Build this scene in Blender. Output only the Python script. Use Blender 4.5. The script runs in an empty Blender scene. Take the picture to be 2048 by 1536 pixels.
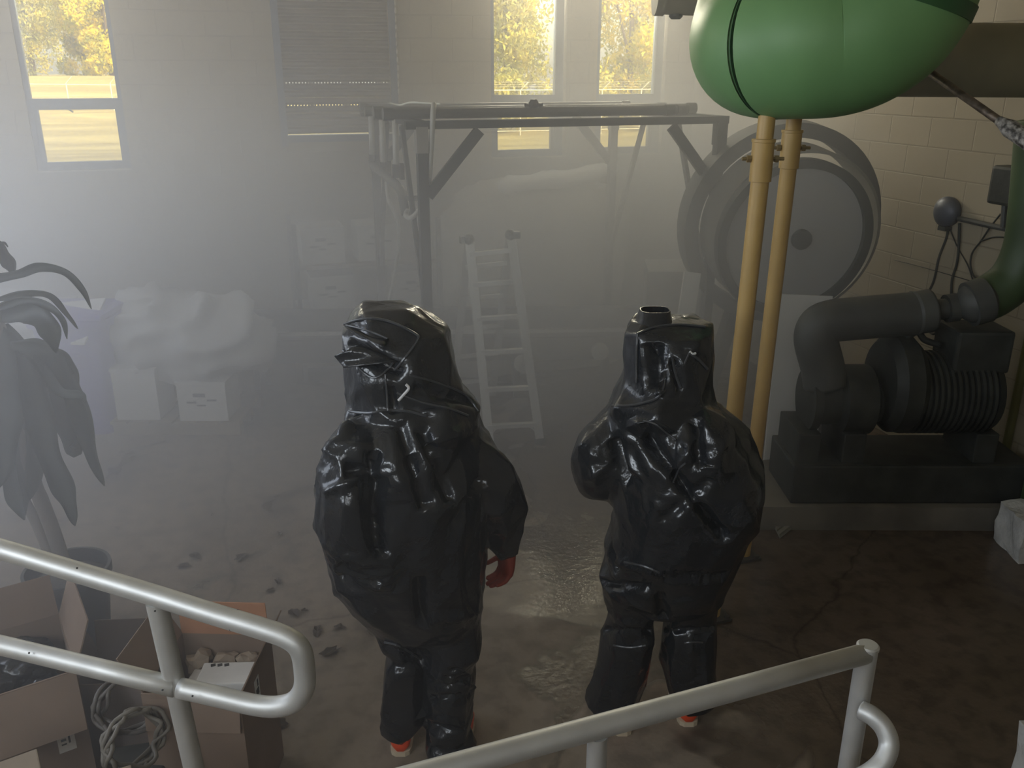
import bpy, bmesh, math, random
from mathutils import Vector, Matrix, noise
from mathutils.bvhtree import BVHTree
random.seed(7)
PI = math.pi
sc = bpy.context.scene
COL = sc.collection
# ---------------------------------------------------------------- camera
FPX = 1750.0; PITCH = math.radians(19.6); YAW = math.radians(18.0); EYE = 2.7
Rv = Vector((math.cos(YAW), -math.sin(YAW), 0)); Fh = Vector((math.sin(YAW), math.cos(YAW), 0))
Fw = Fh*math.cos(PITCH) - Vector((0, 0, math.sin(PITCH)))
Up = Rv.cross(Fw)
CAM = Vector((0, 0, EYE))
cd = bpy.data.cameras.new('camera'); cam = bpy.data.objects.new('camera', cd); COL.objects.link(cam)
cd.sensor_width = 36; cd.lens = FPX*36/2048; cd.clip_start = .05; cd.clip_end = 500
cam.matrix_world = Matrix(((Rv.x, Up.x, -Fw.x, CAM.x), (Rv.y, Up.y, -Fw.y, CAM.y), (Rv.z, Up.z, -Fw.z, CAM.z), (0, 0, 0, 1)))
sc.camera = cam
def ray(px, py):
    return (Rv*((px-1024)/FPX) + Fw + Up*((768-py)/FPX))
def at_t(px, py, t):           # heading depth t
    d = ray(px, py); return CAM + d*(t/d.dot(Fh))
def at_z(px, py, z=0.0):
    d = ray(px, py); return CAM + d*((z-EYE)/d.z)
def at_Y(px, py, Y):
    d = ray(px, py); return CAM + d*(Y/d.y)
def at_X(px, py, X):
    d = ray(px, py); return CAM + d*(X/d.x)
# ---------------------------------------------------------------- helpers
def mat(name, col, rough=.6, metal=0, bump=0, bscale=20, var=0, vscale=3, spec=.5, coat=0, emis=None, trans=0, sub=None):
    m = bpy.data.materials.new(name); m.use_nodes = True; nt = m.node_tree; b = nt.nodes['Principled BSDF']
    b.inputs['Base Color'].default_value = (*col, 1); b.inputs['Roughness'].default_value = rough
    b.inputs['Metallic'].default_value = metal; b.inputs['Specular IOR Level'].default_value = spec
    b.inputs['Coat Weight'].default_value = coat; b.inputs['Transmission Weight'].default_value = trans
    tc = nt.nodes.new('ShaderNodeTexCoord')
    def tex(scale, det=4):
        n = nt.nodes.new('ShaderNodeTexNoise'); n.inputs['Scale'].default_value = scale; n.inputs['Detail'].default_value = det
        nt.links.new(tc.outputs['Object'], n.inputs['Vector']); return n
    if var or sub:
        n = tex(vscale); r = nt.nodes.new('ShaderNodeValToRGB'); nt.links.new(n.outputs['Fac'], r.inputs['Fac'])
        c2 = sub or tuple(min(1, c*(1+var)) for c in col); c1 = col if sub else tuple(c*(1-var) for c in col)
        r.color_ramp.elements[0].position = .38; r.color_ramp.elements[1].position = .62
        r.color_ramp.elements[0].color = (*c1, 1); r.color_ramp.elements[1].color = (*c2, 1)
        nt.links.new(r.outputs['Color'], b.inputs['Base Color'])
    if bump:
        n = tex(bscale, 6); bp = nt.nodes.new('ShaderNodeBump'); bp.inputs['Strength'].default_value = bump; bp.inputs['Distance'].default_value = .01
        nt.links.new(n.outputs['Fac'], bp.inputs['Height']); nt.links.new(bp.outputs['Normal'], b.inputs['Normal'])
    return m
def setp(o, label=None, cat=None, group=None, kind=None):
    if label: o['label'] = label
    if cat: o['category'] = cat
    if group: o['group'] = group
    if kind: o['kind'] = kind
    return o
def thing(name, label, cat, loc=(0, 0, 0), rz=0, group=None):
    o = bpy.data.objects.new(name, None); COL.objects.link(o); o.location = loc; o.rotation_euler = (0, 0, rz)
    o.empty_display_size = .1
    return setp(o, label, cat, group)
def obj(name, bm, m, parent=None, label=None, smooth=False, world=True, ang=None):
    me = bpy.data.meshes.new(name)
    bmesh.ops.recalc_face_normals(bm, faces=bm.faces[:])
    bm.to_mesh(me); bm.free()
    if smooth or ang:
        for p in me.polygons: p.use_smooth = True
        if ang: me.set_sharp_from_angle(angle=math.radians(ang))
    ms = m if isinstance(m, (list, tuple)) else [m]
    for x in ms: me.materials.append(x)
    o = bpy.data.objects.new(name, me); COL.objects.link(o)
    if parent:
        o.parent = parent
        if world:                       # coordinates were given in world space

            inv = pw(parent).inverted()
            me.transform(inv)
    if label: o['label'] = label
    return o
def pw(o):
    l, r, s = o.location, o.rotation_euler, o.scale
    m = Matrix.LocRotScale(l, r, s)
    return pw(o.parent) @ m if o.parent else m
def recenter(o):                        # origin of a single mesh thing to its base
    vs = [v.co for v in o.data.vertices]
    c = Vector((sum(v.x for v in vs)/len(vs), sum(v.y for v in vs)/len(vs), min(v.z for v in vs)))
    o.data.transform(Matrix.Translation(-c)); o.location = c; return o
def single(name, bm, m, label, cat, group=None, kind=None, **k):
    o = obj(name, bm, m, **k); recenter(o); return setp(o, label, cat, group, kind)
def NB(): return bmesh.new()
def box(bm, c, s, rot=None, bev=0):
    """c centre, s full size, rot Matrix/rz float"""
    M = Matrix.Rotation(rot, 3, 'Z') if isinstance(rot, (int, float)) else (rot or Matrix.Identity(3))
    r = bmesh.ops.create_cube(bm, size=1)
    for v in r['verts']:
        v.co = M @ Vector((v.co.x*s[0], v.co.y*s[1], v.co.z*s[2])) + Vector(c)
    if bev:
        es = set(e for v in r['verts'] for e in v.link_edges)
        bmesh.ops.bevel(bm, geom=list(es), offset=bev, segments=2, affect='EDGES', profile=.6)
    return bm
def frame(d, ref=None):
    d = d.normalized(); ref = ref or (Vector((0, 0, 1)) if abs(d.z) < .95 else Vector((1, 0, 0)))
    x = ref.cross(d).normalized(); y = d.cross(x).normalized(); return x, y
def tube(bm, pts, r, n=12, caps=True, closed=False):
    pts = [Vector(p) for p in pts]; N = len(pts); rs = r if isinstance(r, (list, tuple)) else [r]*N
    rings = []; x = None
    for i, p in enumerate(pts):
        if closed: d = pts[(i+1) % N]-pts[i-1]
        else: d = pts[min(i+1, N-1)]-pts[max(i-1, 0)]
        d.normalize()
        if x is None: x, y = frame(d)
        else:
            x = (x-d*x.dot(d)).normalized(); y = d.cross(x)
        rings.append([bm.verts.new(p+(x*math.cos(a)+y*math.sin(a))*rs[i]) for a in [2*PI*k/n for k in range(n)]])
    M = N if closed else N-1
    for i in range(M):
        A, B = rings[i], rings[(i+1) % N]
        for k in range(n): bm.faces.new((A[k], A[(k+1) % n], B[(k+1) % n], B[k]))
    if caps and not closed:
        bm.faces.new(rings[0][::-1]); bm.faces.new(rings[-1])
    return bm
def bar(bm, a, b, w, h=None, ref=None):     # rectangular bar
    a, b = Vector(a), Vector(b); h = h or w; x, y = frame(b-a, ref)
    vs = [[bm.verts.new(p+x*sx*w/2+y*sy*h/2) for sx, sy in ((-1, -1), (1, -1), (1, 1), (-1, 1))] for p in (a, b)]
    for k in range(4): bm.faces.new((vs[0][k], vs[0][(k+1) % 4], vs[1][(k+1) % 4], vs[1][k]))
    bm.faces.new(vs[0][::-1]); bm.faces.new(vs[1]); return bm
def smooth_pts(pts, n=8):               # catmull-rom
    P = [Vector(p) for p in pts]; P = [P[0]*2-P[1]]+P+[P[-1]*2-P[-2]]; out = []
    for i in range(1, len(P)-2):
        for k in range(n):
            t = k/n; a, b, c, d = P[i-1], P[i], P[i+1], P[i+2]
            out.append(.5*((2*b)+(c-a)*t+(2*a-5*b+4*c-d)*t*t+(3*b-a-3*c+d)*t**3))
    out.append(P[-2]); return out
def lathe(bm, c, prof, n=24, axis=Vector((0, 0, 1)), closed=False):
    """prof = [(r, h)] along axis from c"""
    x, y = frame(Vector(axis)); ax = Vector(axis).normalized(); c = Vector(c); rings = []
    for r, h in prof:
        if r < 1e-5: rings.append([bm.verts.new(c+ax*h)])
        else: rings.append([bm.verts.new(c+ax*h+(x*math.cos(2*PI*k/n)+y*math.sin(2*PI*k/n))*r) for k in range(n)])
    for A, B in zip(rings, rings[1:]):
        for k in range(n):
            f = []
            for v in (A[k % len(A)], A[(k+1) % n % len(A)], B[(k+1) % n % len(B)], B[k % len(B)]):
                if v not in f: f.append(v)
            if len(f) > 2:
                try: bm.faces.new(f)
                except ValueError: pass
    for R_, fl in ((rings[0], 1), (rings[-1], 0)):
        if len(R_) > 1: bm.faces.new(R_[::-1] if fl else R_)
    return bm
def prism(bm, poly, off):              # poly list of Vector, extruded by vector off
    A = [bm.verts.new(p) for p in poly]; B = [bm.verts.new(Vector(p)+off) for p in poly]; n = len(A)
    bm.faces.new(A[::-1]); bm.faces.new(B)
    for k in range(n): bm.faces.new((A[k], A[(k+1) % n], B[(k+1) % n], B[k]))
    return bm
def finish(o):                          # bake modifiers into the mesh
    dg = bpy.context.evaluated_depsgraph_get(); dg.update()
    me = bpy.data.meshes.new_from_object(o.evaluated_get(dg), depsgraph=dg)
    o.modifiers.clear(); o.data = me; return o
def nodes(m): return m.node_tree, m.node_tree.nodes, m.node_tree.links
# ================================================================ room
W = 4.8; D = 8.6; XL = -3.2; YF = -1.8; HC = 4.5
WT = .3
# block wall material (painted concrete block)
def block_mat(name, col, axis, sub):
    m = bpy.data.materials.new(name); m.use_nodes = True; nt, N, L = nodes(m); b = N['Principled BSDF']
    b.inputs['Roughness'].default_value = .55
    tc = N.new('ShaderNodeTexCoord'); sp = N.new('ShaderNodeSeparateXYZ'); L.new(tc.outputs['Object'], sp.inputs[0])
    cb = N.new('ShaderNodeCombineXYZ'); L.new(sp.outputs['X' if axis == 'X' else 'Y'], cb.inputs[0]); L.new(sp.outputs['Z'], cb.inputs[1])
    br = N.new('ShaderNodeTexBrick'); L.new(cb.outputs[0], br.inputs['Vector'])
    br.inputs['Scale'].default_value = 1; br.inputs['Brick Width'].default_value = .4; br.inputs['Row Height'].default_value = .2
    br.inputs['Mortar Size'].default_value = .006; br.inputs['Mortar Smooth'].default_value = .4
    br.inputs['Color1'].default_value = (*col, 1); br.inputs['Color2'].default_value = (*tuple(c*.97 for c in col), 1)
    br.inputs['Mortar'].default_value = (*tuple(c*.82 for c in col), 1)
    n = N.new('ShaderNodeTexNoise'); n.inputs['Scale'].default_value = 1.4; n.inputs['Detail'].default_value = 5; L.new(tc.outputs['Object'], n.inputs['Vector'])
    mx = N.new('ShaderNodeMixRGB'); mx.blend_type = 'MULTIPLY'; mx.inputs[0].default_value = .35; L.new(br.outputs['Color'], mx.inputs[1]); L.new(n.outputs['Color'], mx.inputs[2])
    mx.inputs[2].default_value = (*sub, 1)
    rp = N.new('ShaderNodeValToRGB'); rp.color_ramp.elements[0].color = (*sub, 1); rp.color_ramp.elements[1].color = (1, 1, 1, 1); rp.color_ramp.elements[0].position = .35; rp.color_ramp.elements[1].position = .6
    L.new(n.outputs['Fac'], rp.inputs[0]); L.new(rp.outputs[0], mx.inputs[2]); L.new(mx.outputs[0], b.inputs['Base Color'])
    bp = N.new('ShaderNodeBump'); bp.inputs['Strength'].default_value = .5; bp.inputs['Distance'].default_value = .006; bp.invert = True
    L.new(br.outputs['Fac'], bp.inputs['Height']); L.new(bp.outputs[0], b.inputs['Normal']); return m
M_wall_b = block_mat('painted_block_back', (.37, .32, .22), 'X', (.8, .8, .78))
M_wall_r = block_mat('painted_block_side', (.37, .32, .235), 'Y', (.8, .8, .78))
# floor : damp stained concrete
M_floor = bpy.data.materials.new('damp_concrete'); M_floor.use_nodes = True
nt, N, L = nodes(M_floor); b = N['Principled BSDF']; tc = N.new('ShaderNodeTexCoord')
def _n(scale, det=5, dist=0, vec=None):
    n = N.new('ShaderNodeTexNoise'); n.inputs['Scale'].default_value = scale; n.inputs['Detail'].default_value = det; n.inputs['Distortion'].default_value = dist
    L.new(vec or tc.outputs['Object'], n.inputs['Vector']); return n
def _r(src, p0, p1, c0, c1):
    r = N.new('ShaderNodeValToRGB'); r.color_ramp.elements[0].position = p0; r.color_ramp.elements[1].position = p1
    r.color_ramp.elements[0].color = c0 if len(c0) == 4 else (*c0, 1); r.color_ramp.elements[1].color = c1 if len(c1) == 4 else (*c1, 1)
    L.new(src, r.inputs[0]); return r
def _mul(a, b_, f=1):
    x = N.new('ShaderNodeMixRGB'); x.blend_type = 'MULTIPLY'; x.inputs[0].default_value = f; L.new(a, x.inputs[1]); L.new(b_, x.inputs[2]); return x
base = _r(_n(1.1, 6, .4).outputs['Fac'], .35, .65, (.19, .15, .11), (.27, .22, .17))
sp1 = _r(_n(9, 8, .2).outputs['Fac'], .36, .55, (.72, .72, .72), (1, 1, 1))
wet = _r(_n(.85, 3, .8).outputs['Fac'], .60, .64, (1, 1, 1), (.42, .40, .38))
# wet zone along the right of the room: mask grows with X
sx = N.new('ShaderNodeSeparateXYZ'); L.new(tc.outputs['Object'], sx.inputs[0])
mr = N.new('ShaderNodeMapRange'); mr.inputs[1].default_value = .9; mr.inputs[2].default_value = 2.6; mr.inputs[3].default_value = .0; mr.inputs[4].default_value = .42
L.new(sx.outputs['X'], mr.inputs[0])
wn = _n(1.5, 4, .9); ad = N.new('ShaderNodeMath'); ad.operation = 'ADD'; L.new(wn.outputs['Fac'], ad.inputs[0]); L.new(mr.outputs[0], ad.inputs[1])
wet2 = _r(ad.outputs[0], .62, .66, (1, 1, 1), (.45, .42, .40))
c = _mul(_mul(base.outputs[0], sp1.outputs[0]).outputs[0], wet2.outputs[0])
vor = N.new('ShaderNodeTexVoronoi'); vor.feature = 'DISTANCE_TO_EDGE'; vor.inputs['Scale'].default_value = .42
nd = _n(2.2, 5); mxv = N.new('ShaderNodeMixRGB'); mxv.blend_type = 'ADD'; mxv.inputs[0].default_value = .35; L.new(tc.outputs['Object'], mxv.inputs[1]); L.new(nd.outputs['Color'], mxv.inputs[2]); L.new(mxv.outputs[0], vor.inputs['Vector'])
crack = _r(vor.outputs['Distance'], .0, .006, (.5, .48, .45), (1, 1, 1))
c = _mul(c.outputs[0], crack.outputs[0], .8)
L.new(c.outputs[0], b.inputs['Base Color'])
ro = _r(ad.outputs[0], .60, .68, (.75, .75, .75), (.22, .22, .22))
pd = N.new('ShaderNodeVectorMath'); pd.operation = 'DISTANCE'; dm = N.new('ShaderNodeMixRGB'); dm.blend_type = 'ADD'; dm.inputs[0].default_value = .8
L.new(tc.outputs['Object'], dm.inputs[1]); L.new(_n(2.6, 4).outputs['Color'], dm.inputs[2]); L.new(dm.outputs[0], pd.inputs[0]); pd.inputs[1].default_value = (1.85, 4.55, .4)
pr = _r(pd.outputs['Value'], .42, .56, (.42, .42, .42), (1, 1, 1)); L.new(_mul(ro.outputs[0], pr.outputs[0]).outputs[0], b.inputs['Roughness'])
bp = N.new('ShaderNodeBump'); bp.inputs['Strength'].default_value = .25; bp.inputs['Distance'].default_value = .01; L.new(_n(30, 6).outputs['Fac'], bp.inputs['Height']); L.new(bp.outputs[0], b.inputs['Normal'])

M_frame = mat('window_metal', (.16, .19, .23), .45, 0)
M_ceil = mat('ceiling_paint', (.45, .38, .24), .8, var=.1)
M_white_strip = mat('jamb_paint', (.75, .70, .55), .5)
def wall_with_holes(name, m, along, pos, a0, a1, z0, z1, holes, outward):
    """slab made of boxes round rectangular holes, as one mesh"""
    bm = NB(); xs = sorted(set([a0, a1]+[h[0] for h in holes]+[h[1] for h in holes])); zs = sorted(set([z0, z1]+[h[2] for h in holes]+[h[3] for h in holes]))
    vid = {}
    def V(a, z, s):
        k = (round(a, 4), round(z, 4), s)
        if k not in vid:
            p = pos + (outward*WT if s else 0)
            vid[k] = bm.verts.new((a, p, z) if along == 'X' else (p, a, z))
        return vid[k]
    solid = {}
    for i in range(len(xs)-1):
        for j in range(len(zs)-1):
            cx, cz = (xs[i]+xs[i+1])/2, (zs[j]+zs[j+1])/2
            solid[i, j] = not any(h[0] < cx < h[1] and h[2] < cz < h[3] for h in holes)
    for (i, j), s in solid.items():
        if not s: continue
        c = [(xs[i], zs[j]), (xs[i+1], zs[j]), (xs[i+1], zs[j+1]), (xs[i], zs[j+1])]
        bm.faces.new([V(*q, 0) for q in c]); bm.faces.new([V(*q, 1) for q in c][::-1])
        for k, (di, dj) in enumerate(((0, -1), (1, 0), (0, 1), (-1, 0))):
            if not solid.get((i+di, j+dj), False):
                p, q = c[k], c[(k+1) % 4]; bm.faces.new((V(*p, 0), V(*p, 1), V(*q, 1), V(*q, 0)))
    return setp(obj(name, bm, m), kind='structure')
ZS = 1.97; ZB = 2.44; ZT = 4.05           # sill, bar, head
WINX = [(-1.52, -.70), (2.52, 3.32), (3.66, 4.42)]
WINX = [(-1.50, -.75), (2.58, 3.36), (3.69, 4.455)]
GLX = [(-1.46, -.785), (2.62, 3.255), (3.73, 4.345)]
SHUT = (.62, 1.60, 2.14, 3.95)
SIDEW_ADDED = (3.2, 7.4, 1.75, 3.3)  # unseen left-wall opening, added and set high to light the upper haze
HIW_ADDED = (-.9, 1.6, 2.7, 3.9)  # unseen left-wall opening near the camera, added for highlights on the suits
wall_with_holes('wall_back', M_wall_b, 'X', D, XL-WT, W+WT, 0, HC, [(a, b_, 1.90, ZT) for a, b_ in WINX]+[SHUT], 1)
wall_with_holes('wall_right', M_wall_r, 'Y', W, YF-WT, D, 0, HC, [], 1)
wall_with_holes('wall_left', M_wall_r, 'Y', XL, YF-WT, D, 0, HC, [SIDEW_ADDED, HIW_ADDED], -1)
wall_with_holes('wall_front', M_wall_b, 'X', YF, XL, W, 0, HC, [(-1.5, -.2, 2.9, 3.9)], -1)  # hole behind the camera, added to let the front fill lamp in
setp(obj('floor', box(NB(), ((XL+W)/2, (YF+D)/2, -.1), (W-XL+2*WT, D-YF+2*WT, .2)), M_floor), kind='structure')
setp(obj('ceiling', box(NB(), ((XL+W)/2, (YF+D)/2, HC+.1), (W-XL+2*WT, D-YF+2*WT, .2)), M_ceil), kind='structure')
# glass
M_glass = bpy.data.materials.new('clear_pane'); M_glass.use_nodes = True; nt, N, L = nodes(M_glass); N.remove(N['Principled BSDF'])
tr = N.new('ShaderNodeBsdfTransparent'); gl = N.new('ShaderNodeBsdfGlossy'); gl.inputs['Roughness'].default_value = .03; fr = N.new('ShaderNodeFresnel'); fr.inputs[0].default_value = 1.3
mx = N.new('ShaderNodeMixShader'); L.new(fr.outputs[0], mx.inputs[0]); L.new(tr.outputs[0], mx.inputs[1]); L.new(gl.outputs[0], mx.inputs[2]); L.new(mx.outputs[0], N['Material Output'].inputs[0])
tr.inputs[0].default_value = (.96, .95, .9, 1)
for i, ((a, b_), (ga, gb)) in enumerate(zip(WINX, GLX)):
    bm = NB(); y = D+.06; d = .07
    for x0, x1, z0, z1 in ((a, ga, 1.90, ZT), (gb, b_-.0 if i == 0 else gb+.085, 1.90, ZT), (ga, gb, 1.90, 1.965), (ga, gb, 2.40, 2.49), (ga, gb, ZT-.06, ZT)):
        box(bm, ((x0+x1)/2, y, (z0+z1)/2), (x1-x0, d, z1-z0))
    for x0, x1, z0, z1 in ((ga, ga+.035, 1.965, 2.40), (gb-.035, gb, 1.965, 2.40)):   # vent sash
        box(bm, ((x0+x1)/2, y, (z0+z1)/2), (x1-x0, d*.8, z1-z0))
    f = setp(obj('window_%d' % (i+1), bm, M_frame), kind='structure')
    obj('upper_pane', box(NB(), ((ga+gb)/2, y, (2.49+ZT-.06)/2), (gb-ga, .006, ZT-.06-2.49)), M_glass, f, world=True)
    obj('lower_pane', box(NB(), ((ga+gb)/2, y, (1.965+2.4)/2), (gb-ga-.07, .006, .435)), M_glass, f)
    bm = NB(); tube(bm, [(ga+.28, y-.05, 2.405), (ga+.31, y-.06, 2.38)], .008, 8); obj('window_latch', bm, M_frame, f)
    setp(obj('trim_%d' % (i+1), box(NB(), ((a+b_)/2, D+.02, 1.895), (b_-a, .1, .01)), M_white_strip), kind='structure')
# roll-up shutter high in the back wall : slats with two leaking rows of slots
M_slat = mat('galvanised_slat', (.22, .19, .15), .45, .3, var=.1, vscale=6)
sh = thing('roller_shutter', 'brown-grey slatted roller shutter high on the back wall, leaking dotted lines of light', 'shutter', (1.11, D+.05, SHUT[2]))
z = SHUT[2]+.02; k = 0
slots = (4, 7)
while z < SHUT[3]:
    bm = NB(); h = .062; x0, x1 = SHUT[0]-.0, SHUT[1]+.0
    prof = [(0, 0), (-.018, .02), (-.018, .045), (0, .062), (.004, .062), (.004, 0)]
    prism(bm, [Vector((x0, D+.05+p, z+q)) for p, q in prof], Vector((x1-x0, 0, 0)))
    if k+1 in slots:      # slotted slat: thin teeth above it leave small openings
        n = 34
        for j in range(n):
            if j % 11 == 8: w_ = .034
            else: w_ = .017
            xx = x0+(j+.5)*(x1-x0)/n; box(bm, (xx, D+.05, z+.068), (w_, .012, .014))
        z += .009
    obj('slat', bm, M_slat, sh); z += .0625; k += 1
bm = NB()
box(bm, (SHUT[0]-.03, D-.01, 3.0), (.06, .04, 1.9)); box(bm, (SHUT[1]+.03, D-.01, 3.0), (.06, .04, 1.9)); box(bm, (1.11, D-.01, SHUT[2]-.02), (1.1, .05, .06))
obj('guide_rail', bm, M_frame, sh)
bm = NB()
pts = [Vector((SHUT[1]+.06, D-.06, 2.25+i*.07)) for i in range(26)]
for i, p in enumerate(pts):
    bmesh.ops.create_icosphere(bm, subdivisions=1, radius=.012, matrix=Matrix.Translation(p) @ Matrix.Diagonal((1, 1, 2.6, 1)))
obj('pull_chain', bm, mat('chain_metal', (.5, .47, .4), .4, .5), sh)
# frame of the added left-wall opening, out of view; an area lamp shines through it
bm = NB(); y0, y1, z0, z1 = SIDEW_ADDED
for c, s in (((XL-.1, y0+.04, (z0+z1)/2), (.12, .08, z1-z0)), ((XL-.1, y1-.04, (z0+z1)/2), (.12, .08, z1-z0)), ((XL-.1, (y0+y1)/2, z1-.04), (.12, y1-y0, .08)), ((XL-.1, (y0+y1)/2, z0+.04), (.12, y1-y0, .08))): box(bm, c, s)
setp(obj('window_4', bm, M_frame), kind='structure')
# ================================================================ outside
M_field = mat('dry_field', (.52, .40, .12), .95, sub=(.80, .64, .22), vscale=.35)
nt, N, L = nodes(M_field); mp = N.new('ShaderNodeMapping'); mp.inputs['Scale'].default_value = (.25, 1.6, 1)
tcn = [n for n in N if n.type == 'TEX_COORD'][0]; nn = [n for n in N if n.type == 'TEX_NOISE'][0]; L.new(tcn.outputs['Object'], mp.inputs[0]); L.new(mp.outputs[0], nn.inputs['Vector']); nn.inputs['Distortion'].default_value = 1.2
def gz(x, y):
    s = max(0, min(1, (y-36)/34)); s = s*s*(3-2*s); w_ = max(0, min(1, (4-x)/8))
    return -.02+s*2.5*w_
bm = NB(); nx, ny = 40, 50; g = []
for j in range(ny):
    yy = D+WT+(110-D)*(j/(ny-1))**1.3; g.append([bm.verts.new((x_, yy, gz(x_, yy))) for x_ in [-60+i*120/(nx-1) for i in range(nx)]])
for j in range(ny-1):
    for i in range(nx-1): bm.faces.new((g[j][i], g[j][i+1], g[j+1][i+1], g[j+1][i]))
setp(obj('ground_outside', bm, M_field, smooth=True), kind='structure')
leaf_m = []
for i, (c, s) in enumerate((((.34, .36, .04), (.95, .78, .02)), ((.30, .31, .07), (.72, .64, .10)))):
    m = mat('tree_leaf', c, .6, sub=s, vscale=.9); nt, N, L = nodes(m); pb = N['Principled BSDF']
    tl = N.new('ShaderNodeBsdfTranslucent'); mx = N.new('ShaderNodeMixShader'); mx.inputs[0].default_value = .35
    src = pb.inputs['Base Color'].links[0].from_socket; L.new(src, tl.inputs[0]); L.new(pb.outputs[0], mx.inputs[1]); L.new(tl.outputs[0], mx.inputs[2]); L.new(mx.outputs[0], N['Material Output'].inputs[0])
    leaf_m.append(m)
M_bark = mat('bark', (.12, .09, .06), .9, bump=.6, bscale=8)
def crown(seed, R_, H, n, size):
    rnd = random.Random(seed); bm = NB(); lobes = []
    for k in range(44):
        a = rnd.random()*2*PI; h = rnd.random(); rr = R_*(.25+.75*rnd.random())*(1-.45*h)
        lobes.append((Vector((math.cos(a)*rr, math.sin(a)*rr, .5+h*(H-1.0))), R_*rnd.uniform(.28, .5)))
    for k in range(n):
        c, lr = rnd.choice(lobes); d = Vector((rnd.gauss(0, 1), rnd.gauss(0, 1), rnd.gauss(0, 1))).normalized()
        p = c+d*lr*rnd.uniform(.6, 1.1); q = Matrix.Rotation(rnd.random()*6.3, 3, 'X') @ Matrix.Rotation(rnd.random()*6.3, 3, 'Y') @ Matrix.Rotation(rnd.random()*6.3, 3, 'Z')
        s = size*rnd.uniform(.6, 1.3)
        vs = [bm.verts.new(p+q @ Vector(v)*s) for v in ((-1, 0, 0), (-.2, .5, .15), (1, 0, 0), (.1, -.5, .1))]
        bm.faces.new(vs)
    return bm
def tree(x, y, mi, label, src=None, s=1, rz=0):
    t = thing('tree', label, 'tree', (x, y, gz(x, y)), rz, 'trees beyond the fence'); t.scale = (s, s, s)
    if src is None:
        f = obj('foliage', crown(11+mi, 3.0, 11, 24000, .14), leaf_m[mi], t, world=False)
        bm = NB(); tube(bm, [(0, 0, -.3), (.1, 0, 3), (0, .1, 7)], [.28, .2, .1], 8); tube(bm, [(.1, 0, 2.5), (1.2, .3, 6)], [.1, .04], 6); tube(bm, [(.1, 0, 3), (-1.3, -.3, 7)], [.1, .04], 6)
        obj('trunk', bm, M_bark, t, world=False)
    else:
        for ch in src.children:
            c = ch.copy(); COL.objects.link(c); c.parent = t
    return t
tB = tree(15.2, 48, 1, 'olive green leafy tree filling the middle window above the pipe frame')
tA = tree(22.6, 48, 0, 'bright yellow-green tree seen through the window nearest the green slide')
tree(-11.6, 71, 1, 'pale olive tree at the left side of the far left window view', tB, .84, .5)
tree(-6.6, 71, 0, 'pale yellow tree at the right side of the far left window view', tA, .84, 1.5)
tree(-9.2, 79, 0, 'yellow tree standing behind the gap in the far left window view', tA, .84, 3)
b0 = None
for i, (x_, lab) in enumerate(((13.2, 'low bush behind the fence at the left of the middle window'), (17.0, 'low bush behind the fence at the right of the middle window'), (21.2, 'low bush behind the fence under the bright tree'))):
    if i == 0: b0 = single('bush', crown(31, 1.5, 2.6, 4200, .14), leaf_m[1], lab, 'bush', 'bushes behind the fence')
    else: b0_ = b0.copy(); COL.objects.link(b0_); b0_['label'] = lab; b0_.rotation_euler.z = i*1.7; b0_.location = (x_, 41.5, -.05)
    if i == 0: b0.location = (x_, 41.5, -.05)
M_fence = mat('fence_galvanised', (.8, .76, .6), .5, .3)
def fence(x0, x1, Y, label, h=2.15):
    t = thing('wire_fence', label, 'fence', (x0, Y, gz(x0, Y)))
    n = int((x1-x0)/2.0)+1
    for i in range(n):
        x_ = x0+i*2.0; z_ = gz(x_, Y); bm = NB(); tube(bm, [(x_, Y, z_-.05), (x_, Y, z_+h)], .035, 8); tube(bm, [(x_, Y, z_+h), (x_+.33, Y-.1, z_+h+.33)], .02, 6); obj('fence_post', bm, M_fence, t)
    bm = NB()
    for zz in (h, h-1.0, .2): tube(bm, [(x0, Y, gz(x0, Y)+zz), (x1, Y, gz(x1, Y)+zz)], .022, 6)
    for k_ in range(3): tube(bm, [(x0, Y-.1, h+.12+k_*.1), (x1, Y-.1, h+.12+k_*.1)], .006, 4)
    obj('top_rail', bm, M_fence, t)
fence(11.2, 25.3, 39.4, 'pale wire security fence crossing the lower part of the two right-hand windows', 1.97)
fence(-10.8, -3.0, 50, 'pale rail fence crossing the far left window at its lower third', 1.3)
# ================================================================ light
w_ = bpy.data.worlds.new('sky'); sc.world = w_; w_.use_nodes = True; nt, N, L = w_.node_tree, w_.node_tree.nodes, w_.node_tree.links
bg = N['Background']; st = N.new('ShaderNodeTexSky'); st.sky_type = 'NISHITA'; st.sun_disc = False; st.sun_elevation = math.radians(28); st.sun_rotation = math.radians(150); st.dust_density = 3.5; st.air_density = 1.2
hs = N.new('ShaderNodeMixRGB'); hs.inputs[0].default_value = .6; hs.inputs[2].default_value = (1, .96, .86, 1); L.new(st.outputs[0], hs.inputs[1]); L.new(hs.outputs[0], bg.inputs[0]); bg.inputs[1].default_value = 1.25
def sun():
    l = bpy.data.lights.new('sun', 'SUN'); l.energy = 5.5; l.color = (1, .9, .62); l.angle = math.radians(2)
    o = bpy.data.objects.new('sun', l); COL.objects.link(o); o.rotation_euler = Vector((-.45, .75, -.62)).to_track_quat('-Z', 'Y').to_euler()
sun()
def area(name, loc, to, sx_, sy_, e, col, spread=180):
    l = bpy.data.lights.new(name, 'AREA'); l.shape = 'RECTANGLE'; l.size = sx_; l.size_y = sy_; l.energy = e; l.color = col; l.spread = math.radians(spread)
    o = bpy.data.objects.new(name, l); COL.objects.link(o); o.location = loc; o.rotation_euler = (Vector(to)-Vector(loc)).to_track_quat('-Z', 'Y').to_euler(); return o
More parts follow.
